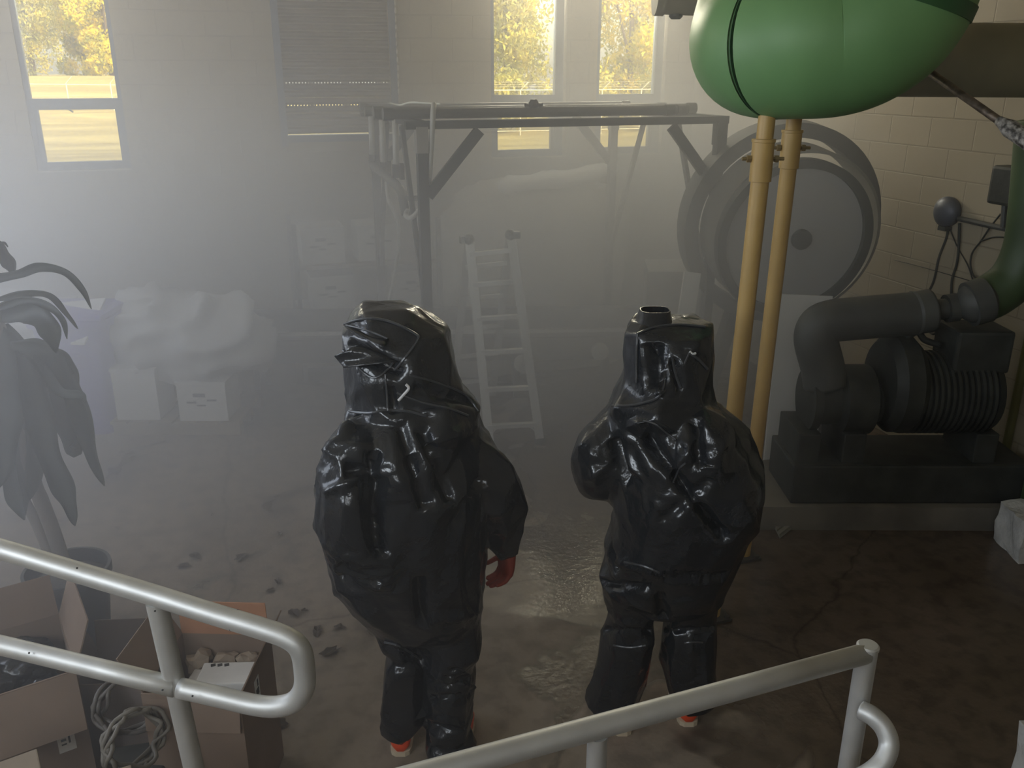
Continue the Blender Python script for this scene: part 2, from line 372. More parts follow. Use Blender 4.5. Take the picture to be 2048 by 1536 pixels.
area('side_fill_light', (XL-.25, 5.3, 2.55), (.5, 5.3, 1.9), 4.1, 1.45, 140, (.76, .82, 1))  # added area lamp outside the unseen side opening, brightens the haze at left
area('front_fill_light', (-.85, YF-.2, 3.4), (1.0, 3.2, 1.0), 1.2, .9, 20, (.88, .94, 1))  # added area lamp behind the camera, for highlights low on the suits
area('high_fill_light', (XL-.2, .35, 3.3), (.5, 2.2, 1.2), 2.3, 1.1, 90, (.86, .93, 1))  # added area lamp high at left, for highlights on the suits' upper folds
for i, (a, b_) in enumerate(WINX):
    area('window_fill_light', ((a+b_)/2, D+.36, 3.78), ((a+b_)/2, D-3.2, .9), .66, .6, (50, 92, 92)[i], (1, .93, .80))  # added area lamps behind the window tops, above the view, brighten the haze
# glow for added ceiling lamps, put on no object
M_lamp = mat('lamp_diffuser', (.9, .9, .9)); M_lamp.node_tree.nodes['Principled BSDF'].inputs['Emission Color'].default_value = (1, .93, .8, 1); M_lamp.node_tree.nodes['Principled BSDF'].inputs['Emission Strength'].default_value = 1.5
# ---- haze
M_fog = bpy.data.materials.new('haze'); M_fog.use_nodes = True; nt, N, L = nodes(M_fog); N.remove(N['Principled BSDF'])
vs = N.new('ShaderNodeVolumeScatter'); vs.inputs['Color'].default_value = (.95, .955, 1, 1); vs.inputs['Anisotropy'].default_value = .3
tc = N.new('ShaderNodeTexCoord'); sp = N.new('ShaderNodeSeparateXYZ'); L.new(tc.outputs['Object'], sp.inputs[0])
def mrange(src, a, b_, c, d, sm=True):
    n = N.new('ShaderNodeMapRange'); n.interpolation_type = 'SMOOTHSTEP' if sm else 'LINEAR'
    for i, v in enumerate((a, b_, c, d)): n.inputs[i+1].default_value = v
    L.new(src, n.inputs[0]); return n.outputs[0]
def mth(op, a, b_):
    n = N.new('ShaderNodeMath'); n.operation = op
    for i, v in enumerate((a, b_)):
        if isinstance(v, (int, float)): n.inputs[i].default_value = v
        else: L.new(v, n.inputs[i])
    return n.outputs[0]
nz = N.new('ShaderNodeTexNoise'); nz.inputs['Scale'].default_value = .55; nz.inputs['Detail'].default_value = 1; L.new(tc.outputs['Object'], nz.inputs['Vector'])
fy = mrange(mth('SUBTRACT', sp.outputs['Y'], mth('MULTIPLY', sp.outputs['X'], .30)), 1.9, 5.3, .02, 1)
fx = mrange(mth('SUBTRACT', sp.outputs['X'], mth('MULTIPLY', mth('SUBTRACT', sp.outputs['Y'], 5.0), .8)), 3.2, 4.6, 1, .14)
fz = mrange(sp.outputs['Z'], 1.5, 2.9, 1, .27)
fn = mrange(nz.outputs['Fac'], .3, .7, .6, 1.4, False)
den = mth('MULTIPLY', mth('MULTIPLY', fy, fx), mth('MULTIPLY', fn, fz))
den = mth('MULTIPLY', mth('MULTIPLY', den, .50), mrange(sp.outputs['Z'], .0, 1.5, .55, 1))
vd = N.new('ShaderNodeVectorMath'); vd.operation = 'DISTANCE'; L.new(tc.outputs['Object'], vd.inputs[0]); vd.inputs[1].default_value = (3.0, 5.5, 1.6)
den = mth('ADD', den, mrange(vd.outputs['Value'], .2, 2.1, .30, 0))
L.new(den, vs.inputs['Density']); L.new(vs.outputs[0], N['Material Output'].inputs['Volume'])
fog = obj('haze', box(NB(), ((XL+W)/2, (YF+D)/2, HC/2), (W-XL-.02, D-YF-.02, HC-.02)), M_fog)
setp(fog, 'pale grey haze drifting through the whole room, thickest towards the back', 'haze', kind='stuff')
sc.cycles.volume_step_rate = 4; sc.cycles.volume_max_steps = 96; sc.cycles.volume_bounces = 1
sc.cycles.max_bounces = 6; sc.cycles.use_denoising = True; sc.cycles.adaptive_threshold = .02
sc.view_settings.view_transform = 'Standard'; sc.view_settings.look = 'None'; sc.view_settings.gamma = 1; sc.view_settings.exposure = -.12
# ================================================================ people in encapsulating suits
M_suit = bpy.data.materials.new('black_coated_suit'); M_suit.use_nodes = True; nt, N, L = nodes(M_suit); b = N['Principled BSDF']
b.inputs['Base Color'].default_value = (.016, .018, .021, 1); b.inputs['Roughness'].default_value = .24; b.inputs['Specular IOR Level'].default_value = .55
tc = N.new('ShaderNodeTexCoord')
n1 = N.new('ShaderNodeTexNoise'); n1.inputs['Scale'].default_value = 7; n1.inputs['Detail'].default_value = 5; n1.inputs['Distortion'].default_value = .8; L.new(tc.outputs['Object'], n1.inputs['Vector'])
r1 = N.new('ShaderNodeValToRGB'); r1.color_ramp.elements[0].color = (.13, .13, .13, 1); r1.color_ramp.elements[1].color = (.30, .30, .30, 1); L.new(n1.outputs['Fac'], r1.inputs[0]); L.new(r1.outputs[0], b.inputs['Roughness'])
v1 = N.new('ShaderNodeTexVoronoi'); v1.feature = 'SMOOTH_F1'; v1.inputs['Scale'].default_value = 11; v1.inputs['Smoothness'].default_value = .35
mx = N.new('ShaderNodeMixRGB'); mx.blend_type = 'ADD'; mx.inputs[0].default_value = .18; L.new(tc.outputs['Object'], mx.inputs[1]); L.new(n1.outputs['Color'], mx.inputs[2]); L.new(mx.outputs[0], v1.inputs['Vector'])
bp = N.new('ShaderNodeBump'); bp.inputs['Strength'].default_value = .24; bp.inputs['Distance'].default_value = .02; L.new(v1.outputs['Distance'], bp.inputs['Height'])
bp2 = N.new('ShaderNodeBump'); bp2.inputs['Strength'].default_value = .2; bp2.inputs['Distance'].default_value = .006; n2 = N.new('ShaderNodeTexNoise'); n2.inputs['Scale'].default_value = 60; n2.inputs['Detail'].default_value = 4; L.new(tc.outputs['Object'], n2.inputs['Vector'])
L.new(n2.outputs['Fac'], bp2.inputs['Height']); L.new(bp.outputs[0], bp2.inputs['Normal']); L.new(bp2.outputs[0], b.inputs['Normal'])
M_boot_cover = mat('matt_boot_flap', (.022, .024, .026), .5, bump=.2, bscale=40)
M_glove = mat('red_rubber_glove', (.24, .035, .015), .55, bump=.2, bscale=30)
M_shoe = mat('orange_boot', (.75, .08, .02), .5, bump=.2, bscale=25)
M_sole = mat('pale_sole', (.55, .46, .33), .7)
M_seam = mat('seam_tape', (.05, .052, .055), .28)
M_tag = mat('white_tag', (.6, .6, .6), .6)

def loft_rings(bm, rings, n=44):
    R_ = []
    for c, ax, ay, e in rings:     # centre, half vectors, squareness exponent
        ring = []
        for k in range(n):
            a = 2*PI*k/n; ca, sa = math.cos(a), math.sin(a); p = 2/e
            ring.append(bm.verts.new(c+ax*(math.copysign(abs(ca)**p, ca))+ay*(math.copysign(abs(sa)**p, sa))))
        R_.append(ring)
    for A, B in zip(R_, R_[1:]):
        for k in range(n): bm.faces.new((A[k], A[(k+1) % n], B[(k+1) % n], B[k]))
    bm.faces.new(R_[0][::-1]); bm.faces.new(R_[-1])
def sil(bm, rows, t, sub=3, e=2.3, off=0):
    """rows: (y, xl, xr, depth_half, dt) silhouette rows measured on the figure's own plane"""
    out = []
    for i in range(len(rows)-1):
        for k in range(sub):
            f = k/sub; f2 = f*f*(3-2*f)*.5+f*.5
            out.append([a+(b_-a)*f2 for a, b_ in zip(rows[i], rows[i+1])])
    out.append(list(rows[-1])); rings = []
    for y, xl, xr, dh, dt in out:
        a = at_t(xl, y, t+dt); c = at_t(xr, y, t+dt); rings.append(((a+c)/2, (c-a)/2, Fh*dh, e))
    loft_rings(bm, rings)
def limb(bm, pts, rad, n=30, sub=4):
    P = smooth_pts(pts, sub); rr = smooth_pts([Vector((r, 0, 0)) for r in rad], sub); tube(bm, P, [v.x for v in rr], n)
def crumple(me, folds, seed, amp=1.0, crinkle=()):
    off = Vector((seed*3.1, seed*1.7, seed*.9)); N = noise.noise
    nv = len(me.vertices); co = [0.0]*(nv*3); nr = [0.0]*(nv*3); me.vertices.foreach_get('co', co); me.vertex_normals.foreach_get('vector', nr)
    for i in range(nv):
        vc = Vector(co[3*i:3*i+3]); vn = Vector(nr[3*i:3*i+3])
        p = vc+off
        hm = 0.0; h = .003*N(p*14)*amp
        q2 = Vector((p.x*3.6+N(p*2)*.8, p.y*3.6, p.z*7.0)); r = 1-abs(N(q2))*3.0
        if r > 0: h += .007*r**2*amp
        for (a, b_, ab, l2, wd, dp) in folds:
            if abs(vc.z-a.z) > .45 and abs(vc.z-b_.z) > .45: continue
            w_ = vc-a; u = w_.dot(ab)/l2
            if -.1 < u < 1.1:
                u = max(0, min(1, u)); dist = (w_-ab*u).length
                if dist < wd*3: hf = dp*math.exp(-(dist/wd)**2); hm = hf if abs(hf) > abs(hm) else hm
        h += hm
        for c_, rad, am in crinkle:
            dd = (vc-c_).length
            if dd < rad*2:
                g = math.exp(-(dd/rad)**2*1.6); q3 = Vector((p.x*14+N(p*9)*1.2, p.y*14, p.z*24)); h += am*g*((1-abs(N(q3))*2.6)-.4)
        vc += vn*h; co[3*i:3*i+3] = vc[:]
    me.vertices.foreach_set('co', co); me.update()
def body(name, bm, folds, seed, parent, voxel=.02, nf=950, crk=()):
    """union of the limbs, reduced to stiff facets, jittered, then subdivided with part-sharp edges: stiff coated cloth"""
    o = obj(name, bm, M_suit, None, smooth=True)
    md = o.modifiers.new('r', 'REMESH'); md.mode = 'VOXEL'; md.voxel_size = voxel
    ms = o.modifiers.new('s', 'SMOOTH'); ms.factor = .5; ms.iterations = 5
    finish(o); nfull = len(o.data.polygons)*2
    md = o.modifiers.new('d', 'DECIMATE'); md.ratio = nf/nfull; finish(o)
    rnd = random.Random(seed); me = o.data
    nrm = [v.normal.copy() for v in me.vertices]
    for v, vn in zip(me.vertices, nrm):
        v.co += vn*rnd.uniform(-.017, .012)+Vector((rnd.uniform(-1, 1), rnd.uniform(-1, 1), rnd.uniform(-1, 1)))*.006
    at = me.attributes.get('crease_edge') or me.attributes.new('crease_edge', 'FLOAT', 'EDGE')
    for d in at.data: d.value = rnd.choice((.1, .3, .6, .8, .95))
    md = o.modifiers.new('u', 'SUBSURF'); md.levels = 3; md.render_levels = 3; finish(o)
    me = o.data; bm2 = NB(); bm2.from_mesh(me); T_ = BVHTree.FromBMesh(bm2); bm2.free(); fs = []
    for (xa, ya, xb, yb, wd, dp) in folds:
        Q = [on(T_, xa+(xb-xa)*k/4, ya+(yb-ya)*k/4, 0) for k in range(5)]; Q = [q for q in Q if q]
        for k, (a, b_) in enumerate(zip(Q, Q[1:])):
            if (b_-a).length < .16: fs.append((a, b_, b_-a, (b_-a).length_squared, wd, dp))
    cr = [(q, rad, am) for q, rad, am in ((on(T_, x, y, 0), rad, am) for x, y, rad, am in crk) if q]
    crumple(me, fs, seed, 1.0, cr)
    at = me.attributes.get('crease_edge')
    if at: me.attributes.remove(at)
    ms = o.modifiers.new('s', 'SMOOTH'); ms.factor = .35; ms.iterations = 1; finish(o)
    for p in o.data.polygons: p.use_smooth = True
    o.data.materials.clear(); o.data.materials.append(M_suit)
    o.data.transform(pw(parent).inverted()); o.parent = parent; return o
def bvh(o):
    o_m = pw(o.parent); bm = NB(); bm.from_mesh(o.data); bm.transform(o_m); t = BVHTree.FromBMesh(bm); bm.free(); return t
def on(tree_, px, py, lift=.003):
    d = ray(px, py).normalized(); h = tree_.ray_cast(CAM, d)
    return (h[0]+h[1]*lift*(1 if h[1].dot(d) < 0 else -1)) if h[0] else None
def seam(tree_, pts, r, name, m, parent, label=None, n=5, lift=.004):
    P = smooth_pts([Vector((x, y, 0)) for x, y in pts], n); Q = [q for q in (on(tree_, p.x, p.y, lift) for p in P) if q]
    Q2 = [Q[0]]
    for q in Q[1:]:
        if (q-Q2[-1]).length < .12: Q2.append(q)
    if len(Q2) < 3: return
    for _ in range(2): Q2 = [Q2[0]]+[(Q2[i-1]+Q2[i]*2+Q2[i+1])/4 for i in range(1, len(Q2)-1)]+[Q2[-1]]
    return obj(name, tube(NB(), Q2, r, 6), m, parent, label)
def F(x0, y0, x1, y1, w_, dp, t, dt=-.2): return (x0, y0, x1, y1, w_, dp)
def shoe(bm, heel, toe, w_=.10, h=.13):
    d = (toe-heel); ln = d.length; d.normalize(); s = Vector((d.y, -d.x, 0)); rings = []
    for u, ww, hh in ((0, .55, .9), (.04, .85, 1), (.2, .9, 1), (.4, .95, .95), (.6, 1.05, .7), (.8, 1.08, .5), (.95, .8, .38), (1, .45, .25)):
        rings.append((heel+d*ln*u+Vector((0, 0, .02+hh*h/2)), s*ww*w_/2, Vector((0, 0, hh*h/2)), 2.6))
    loft_rings(bm, rings, 24)
def sole(bm, heel, toe, w_=.10):
    d = (toe-heel); ln = d.length; d.normalize(); s = Vector((d.y, -d.x, 0)); poly = []
    for u, ww in ((-.02, .4), (.02, .75), (.1, .9), (.4, .92), (.7, 1.1), (.9, .95), (1, .55)): poly.append(heel+d*ln*u+s*ww*w_*.50)
    for u, ww in ((1, .55), (.9, .95), (.7, 1.1), (.4, .92), (.1, .9), (.02, .75), (-.02, .4)): poly.append(heel+d*ln*u-s*ww*w_*.50)
    prism(bm, [Vector((p.x, p.y, .001)) for p in poly], Vector((0, 0, .022)))
def boot(parent, px, py, lab):
    heel = at_z(px, py, .0)+Fh*.02; toe = heel+Fh*.30; heel.z = toe.z = 0
    s = obj('boot', (lambda bm: (shoe(bm, heel, toe), bm)[1])(NB()), M_shoe, parent, lab, smooth=True)
    bm = NB(); sole(bm, heel, toe); bm.transform(pw(parent).inverted()); so = obj('sole', bm, M_sole, s, world=False); return s

# ---------------- first person (left)
T1 = 2.95
p1b = at_z(830, 1500, 0)+Fh*.1
P1 = thing('person', 'person in black hazmat suit with rounded hood, red gloved hand hanging, standing left', 'person', (p1b.x, p1b.y, 0))
bm = NB()
# hood + torso as one big envelope
sil(bm, [(609, 745, 790, .03, .05), (616, 715, 835, .09, .03), (630, 696, 866, .14, .02), (655, 688, 890, .18, .01), (700, 688, 909, .21, 0), (745, 692, 914, .22, 0), (780, 698, 928, .22, 0), (812, 702, 946, .23, 0), (840, 692, 958, .25, 0), (870, 668, 962, .28, 0),
         (905, 640, 968, .31, -.01), (940, 630, 974, .33, -.02), (1000, 640, 968, .33, -.02), (1060, 646, 966, .32, -.02), (1110, 656, 968, .30, -.02), (1150, 668, 970, .27, -.01), (1185, 690, 971, .24, 0), (1215, 722, 970, .20, 0), (1240, 752, 968, .17, .02), (1262, 800, 930, .1, .02)], T1, e=2.35)
# air-pack bulge on the back, low left
for (x, y, rx, rz_, ry, dt) in ((715, 1010, .155, .30, .16, -.25), (760, 1090, .15, .17, .17, -.22), (700, 935, .11, .12, .12, -.2), (800, 930, .17, .16, .16, -.20)):
    c = at_t(x, y, T1+dt)
    bmesh.ops.create_icosphere(bm, subdivisions=3, radius=1, matrix=Matrix.Translation(c) @ (Matrix((Rv, Fh, Vector((0, 0, 1)))).transposed().to_4x4()) @ Matrix.Diagonal((rx, ry, rz_, 1)))
# skirt of the hood over the shoulders
sil(bm, [(790, 700, 936, .23, -.01), (815, 694, 956, .27, -.02), (832, 690, 964, .28, -.02), (838, 700, 958, .26, -.02)], T1, e=2.2)
# legs
sil(bm, [(1160, 752, 868, .17, .03), (1215, 754, 850, .15, .04), (1240, 757, 842, .14, .04), (1275, 765, 838, .125, .04), (1296, 780, 848, .115, .04), (1308, 768, 852, .135, .04), (1330, 766, 851, .12, .04), (1360, 764, 850, .115, .05), (1400, 760, 850, .115, .06), (1435, 760, 846, .11, .07), (1456, 768, 838, .105, .07), (1462, 782, 824, .08, .07)], T1, e=2.4)
sil(bm, [(1160, 835, 972, .19, .03), (1220, 842, 970, .17, .02), (1280, 850, 968, .155, 0), (1305, 853, 962, .15, 0), (1325, 864, 946, .125, 0), (1342, 860, 954, .145, 0), (1375, 860, 951, .135, -.01), (1408, 862, 944, .125, -.02), (1420, 868, 938, .105, -.02), (1436, 858, 948, .135, -.03), (1455, 862, 946, .125, -.03), (1465, 864, 936, .11, -.04), (1482, 852, 950, .13, -.05), (1500, 851, 954, .13, -.05), (1512, 858, 948, .11, -.05)], T1, e=2.4)
# right arm
def lt(px, py, t): return at_t(px, py, t)
limb(bm, [lt(900, 900, T1), lt(945, 935, T1-.02), lt(985, 975, T1-.03), lt(1000, 1010, T1), lt(1003, 1050, T1+.03), lt(1008, 1085, T1+.05), lt(1013, 1108, T1+.06)], [.13, .13, .115, .098, .075, .055, .047])
# near sleeve hangs in front of the left side
f1 = [F(800, 850, 850, 1010, .02, -.03, T1), F(655, 985, 735, 945, .012, .02, T1), F(745, 905, 738, 960, .018, -.05, T1, -.42), F(690, 940, 745, 945, .02, -.05, T1, -.45), F(745, 960, 760, 1110, .03, -.055, T1, -.38), F(775, 1180, 680, 1150, .02, -.03, T1), F(845, 860, 900, 1000, .02, -.03, T1, -.3),
      F(700, 850, 640, 925, .03, .02, T1), F(960, 960, 905, 1060, .02, -.03, T1), F(840, 1160, 848, 1330, .02, -.05, T1, -.12), F(860, 1240, 950, 1225, .02, .02, T1), F(770, 1290, 845, 1325, .015, -.02, T1, -.1), F(860, 1345, 945, 1375, .012, .02, T1, -.1), F(862, 1395, 940, 1390, .012, -.02, T1, -.1), F(862, 1430, 925, 1450, .012, .02, T1, -.1), F(700, 690, 800, 745, .02, -.035, T1, -.2), F(780, 770, 790, 825, .012, -.025, T1, -.2), F(830, 780, 945, 805, .015, -.02, T1)]
S1 = body('hazmat_suit', bm, f1, 1, P1, crk=[(735, 1140, .13, .016), (690, 1110, .10, .014), (885, 1245, .07, .014), (905, 1345, .07, .014), (900, 1400, .06, .012), (800, 1320, .05, .010), (640, 950, .08, .012), (700, 830, .06, .012), (860, 830, .05, .010), (760, 960, .07, .010), (740, 640, .06, .008), (890, 1160, .08, .008), (760, 1060, .06, .010)]); tr1 = bvh(S1)
# hood window flap standing proud on the left of the hood
def patch(tree_, outline, lift, th, name, m, parent, label=None, t=None):
    pts = [on(tree_, x, y, lift) if t is None else at_t(x, y, t) for x, y in outline]; pts = [p for p in pts if p]
    bm = NB(); c = sum(pts, Vector())/len(pts); nrm = Vector()
    for a, b_ in zip(pts, pts[1:]+pts[:1]): nrm += (a-c).cross(b_-c)
    nrm.normalize(); nrm = nrm if nrm.dot(CAM-c) > 0 else -nrm
    A = [bm.verts.new(p+nrm*th/2) for p in pts]+[bm.verts.new(c+nrm*(th/2+.006))]; B = [bm.verts.new(p-nrm*th/2) for p in pts]+[bm.verts.new(c-nrm*th/2)]; n = len(pts)
    for k in range(n):
        bm.faces.new((A[k], A[(k+1) % n], A[n])); bm.faces.new((B[(k+1) % n], B[k], B[n])); bm.faces.new((A[k], B[k], B[(k+1) % n], A[(k+1) % n]))
    return obj(name, bm, m, parent, label)
def flap(tree_, root, tip, name, parent, wave=.008, label=None):
    """sheet from root edge (on the suit) to tip edge (given points), 5 mm thick"""
    bm = NB(); nu, nv = 9, 8; G = []
    for j in range(nv):
        v = j/(nv-1); row = []
        for i in range(nu):
            u = i/(nu-1); a = root[0].lerp(root[1], u); b_ = tip[0].lerp(tip[1], u); p = a.lerp(b_, v)
            p = p+(CAM-p).normalized()*(math.sin(v*PI)*.02+wave*math.sin(u*5+v*3)); row.append(p)
        G.append(row)
    for s in (0, 1):
        V = [[bm.verts.new(p-(CAM-p).normalized()*.006*s) for p in row] for row in G]
        for j in range(nv-1):
            for i in range(nu-1): bm.faces.new((V[j][i], V[j][i+1], V[j+1][i+1], V[j+1][i]))
        if s == 0: V0 = V
        else:
            lo = V0[0]+[r[-1] for r in V0[1:]]+V0[-1][-2::-1]+[r[0] for r in V0[-2:0:-1]]; hi = V[0]+[r[-1] for r in V[1:]]+V[-1][-2::-1]+[r[0] for r in V[-2:0:-1]]
            for k in range(len(lo)): bm.faces.new((lo[k], lo[(k+1) % len(lo)], hi[(k+1) % len(hi)], hi[k]))
    return obj(name, bm, M_suit, parent, label, smooth=True)
r0 = on(tr1, 755, 692, .01); r1_ = on(tr1, 790, 728, .01)
flap(tr1, (on(tr1, 728, 686, .01), on(tr1, 798, 722, .012)), (at_t(668, 712, T1-.17), at_t(688, 736, T1-.19)), 'valve_flap', P1, label='stiff flap standing out from the hood')
flap(tr1, (on(tr1, 694, 656, .01), on(tr1, 778, 680, .01)), (on(tr1, 705, 668, .045) or at_t(705, 668, T1-.2), on(tr1, 770, 700, .04)), 'hood_pleat', P1)
for pts, r in (([(690, 650), (720, 640), (760, 640), (800, 652), (832, 670), (836, 680), (815, 710), (788, 742)], .0045), ([(694, 652), (730, 660), (775, 678)], .004), ([(688, 700), (740, 755), (770, 745), (790, 720)], .004), ([(700, 822), (740, 826), (775, 820), (820, 824), (852, 832)], .005),
               ([(775, 822), (773, 790), (770, 750)], .004), ([(795, 785), (840, 803), (890, 815), (935, 832)], .004), ([(820, 750), (880, 768), (930, 790), (955, 822)], .004)):
    seam(tr1, pts, r, 'seam', M_seam, P1)
seam(tr1, [(812, 768), (818, 776), (806, 790), (798, 800)], .005, 'zip_pull', M_tag, P1, 'small white zip pull tag')
seam(tr1, [(770, 1283), (800, 1290), (842, 1318)], .004, 'seam', M_seam, P1)
# glove with five fingers (right hand, hanging)
def hand(parent, wrist, down, side, palm_n, m, name='glove', curl=.5):
    """side: direction from little finger to thumb edge"""
    down = down.normalized(); side = (side-down*side.dot(down)).normalized(); nn = down.cross(side).normalized()
    if nn.dot(palm_n) < 0: nn = -nn
    bm = NB(); rings = []
    for u, ww, tt in ((-.03, .034, .030), (0, .036, .028), (.03, .044, .026), (.06, .047, .024), (.085, .046, .020), (.098, .040, .014)):
        rings.append((wrist+down*u, side*ww, nn*tt, 2.4))
    loft_rings(bm, rings, 24)
    def finger(base, d0, bend, lens, r):
        P = [base]; d = d0
        for ln, ang in zip(lens, bend):
            d = (d*math.cos(ang)+nn*math.sin(ang)).normalized(); P.append(P[-1]+d*ln)
        PP = smooth_pts(P, 4); tube(bm, PP, [r*(1-.22*i/(len(PP)-1)) for i in range(len(PP))], 10)
        bmesh.ops.create_icosphere(bm, subdivisions=2, radius=r*.78, matrix=Matrix.Translation(P[-1]))
    for k, (off, L_, b0) in enumerate(((.034, .82, .5), (.012, 1.0, .55), (-.011, .95, .65), (-.033, .74, .75))):
        finger(wrist+down*.08+side*off, (down+side*off*1.2).normalized(), [b0*curl, 1.0*curl*1.3, .9*curl*1.3], [.042*L_, .03*L_, .024*L_], .0135 if k < 3 else .0120)
    finger(wrist+down*.025+side*.036, (down*.85+side*.6).normalized(), [.2, .25, .3], [.032, .03, .026], .0125)
    o = obj(name, bm, m, None, smooth=True); md = o.modifiers.new('r', 'REMESH'); md.mode = 'VOXEL'; md.voxel_size = .0045; ms = o.modifiers.new('s', 'SMOOTH'); ms.iterations = 3; finish(o)
    for p in o.data.polygons: p.use_smooth = True
    o.data.materials.clear(); o.data.materials.append(m)
    o.data.transform(pw(parent).inverted()); o.parent = parent; o['label'] = 'red rubber glove'; return o
wr = lt(1016, 1104, T1+.065)
hand(P1, wr, Vector((0, 0, -1))-Rv*.12, Fh*.8-Rv*.5, -Rv*.9-Fh*.5, M_glove, curl=.75)
boot(P1, 800, 1519, 'orange boot'); boot(P1, 918, 1538, 'orange boot')

# ---------------- second person (right)
T2 = 3.15
p2b = at_z(1330, 1450, 0)+Fh*.1
P2 = thing('person', 'person in black hazmat suit with squared hood and open top vent, beside yellow poles', 'person', (p2b.x, p2b.y, 0))
bm = NB()
sil(bm, [(634, 1288, 1412, .05, .02), (640, 1268, 1424, .12, .02), (660, 1254, 1427, .17, 0), (700, 1249, 1424, .19, 0), (740, 1246, 1420, .20, 0), (770, 1242, 1418, .20, 0), (788, 1238, 1418, .20, 0), (806, 1228, 1428, .22, 0), (825, 1218, 1452, .25, 0),
         (850, 1214, 1484, .28, 0), (885, 1214, 1508, .31, -.01), (930, 1222, 1519, .33, -.02), (975, 1226, 1518, .33, -.02), (1015, 1226, 1508, .31, -.02), (1060, 1218, 1484, .29, -.01), (1100, 1207, 1470, .27, 0), (1130, 1216, 1460, .25, 0), (1150, 1212, 1452, .24, 0), (1180, 1225, 1442, .2, 0), (1200, 1250, 1425, .15, 0)], T2, e=2.4)
# hood skirt
sil(bm, [(770, 1240, 1400, .2, -.02), (795, 1220, 1385, .25, -.03), (808, 1217, 1375, .26, -.03), (816, 1226, 1350, .24, -.03)], T2, e=2.1)
# air-pack bulge, upper right
for (x, y, rx, rz_, ry, dt) in ((1400, 900, .14, .17, .16, -.2), (1360, 990, .16, .2, .15, -.2), (1440, 960, .12, .2, .15, -.12)):
    c = at_t(x, y, T2+dt)
    bmesh.ops.create_icosphere(bm, subdivisions=3, radius=1, matrix=Matrix.Translation(c) @ (Matrix((Rv, Fh, Vector((0, 0, 1)))).transposed().to_4x4()) @ Matrix.Diagonal((rx, ry, rz_, 1)))
# legs
sil(bm, [(1130, 1212, 1340, .2, .02), (1146, 1196, 1330, .2, .02), (1168, 1197, 1318, .19, .02), (1190, 1207, 1314, .17, .02), (1218, 1213, 1304, .15, .02), (1238, 1213, 1301, .13, .02), (1248, 1211, 1304, .145, .02), (1270, 1208, 1303, .14, .02), (1320, 1196, 1300, .14, .02), (1360, 1184, 1288, .135, .02), (1392, 1177, 1277, .13, .01), (1410, 1175, 1270, .125, .01), (1415, 1188, 1260, .09, .01)], T2, e=2.5)
sil(bm, [(1130, 1320, 1455, .2, .02), (1155, 1316, 1440, .19, .03), (1175, 1319, 1441, .18, .03), (1208, 1328, 1432, .16, .03), (1232, 1336, 1422, .135, .03), (1244, 1329, 1430, .15, .03), (1280, 1325, 1432, .145, .03), (1325, 1326, 1432, .14, .03), (1370, 1336, 1432, .13, .04), (1395, 1346, 1430, .12, .05), (1402, 1360, 1420, .09, .05)], T2, e=2.5)
# left arm, bent, forearm forward
limb(bm, [lt(1262, 850, T2), lt(1222, 880, T2-.03), lt(1196, 920, T2-.06), lt(1192, 950, T2-.03), lt(1208, 966, T2+.08), lt(1238, 968, T2+.22)], [.12, .115, .105, .095, .08, .055])
limb(bm, [lt(1440, 880, T2), lt(1462, 930, T2+.06), lt(1465, 985, T2+.15), lt(1440, 1010, T2+.3)], [.1, .1, .09, .06])
f2 = [F(1290, 880, 1450, 1075, .018, -.06, T2, -.34), F(1290, 850, 1355, 960, .02, -.02, T2, -.3), F(1390, 840, 1400, 930, .02, -.035, T2, -.34), F(1325, 1040, 1420, 960, .02, -.02, T2, -.3), F(1230, 880, 1255, 960, .02, -.05, T2, -.2), F(1240, 1125, 1350, 1150, .015, .025, T2, -.2), F(1330, 1150, 1450, 1155, .02, -.03, T2, -.2),
      F(1205, 1165, 1300, 1178, .016, -.03, T2, -.15), F(1320, 1190, 1330, 1250, .02, -.03, T2), F(1212, 1258, 1300, 1262, .01, -.02, T2, -.12), F(1330, 1262, 1425, 1256, .01, -.02, T2, -.12), F(1345, 720, 1362, 780, .012, -.03, T2), F(1310, 690, 1312, 770, .03, -.05, T2), F(1325, 740, 1322, 790, .01, .03, T2), F(1220, 1100, 1235, 1140, .03, -.04, T2)]
S2 = body('hazmat_suit', bm, f2, 4, P2, crk=[(1450, 1085, .08, .014), (1310, 765, .06, .012), (1345, 895, .07, .010), (1270, 935, .07, .012), (1290, 1010, .05, .010), (1220, 1120, .08, .012), (1225, 1180, .07, .012), (1400, 1180, .08, .008), (1195, 920, .06, .010), (1275, 1000, .06, .01), (1420, 920, .07, .01)]); tr2 = bvh(S2)
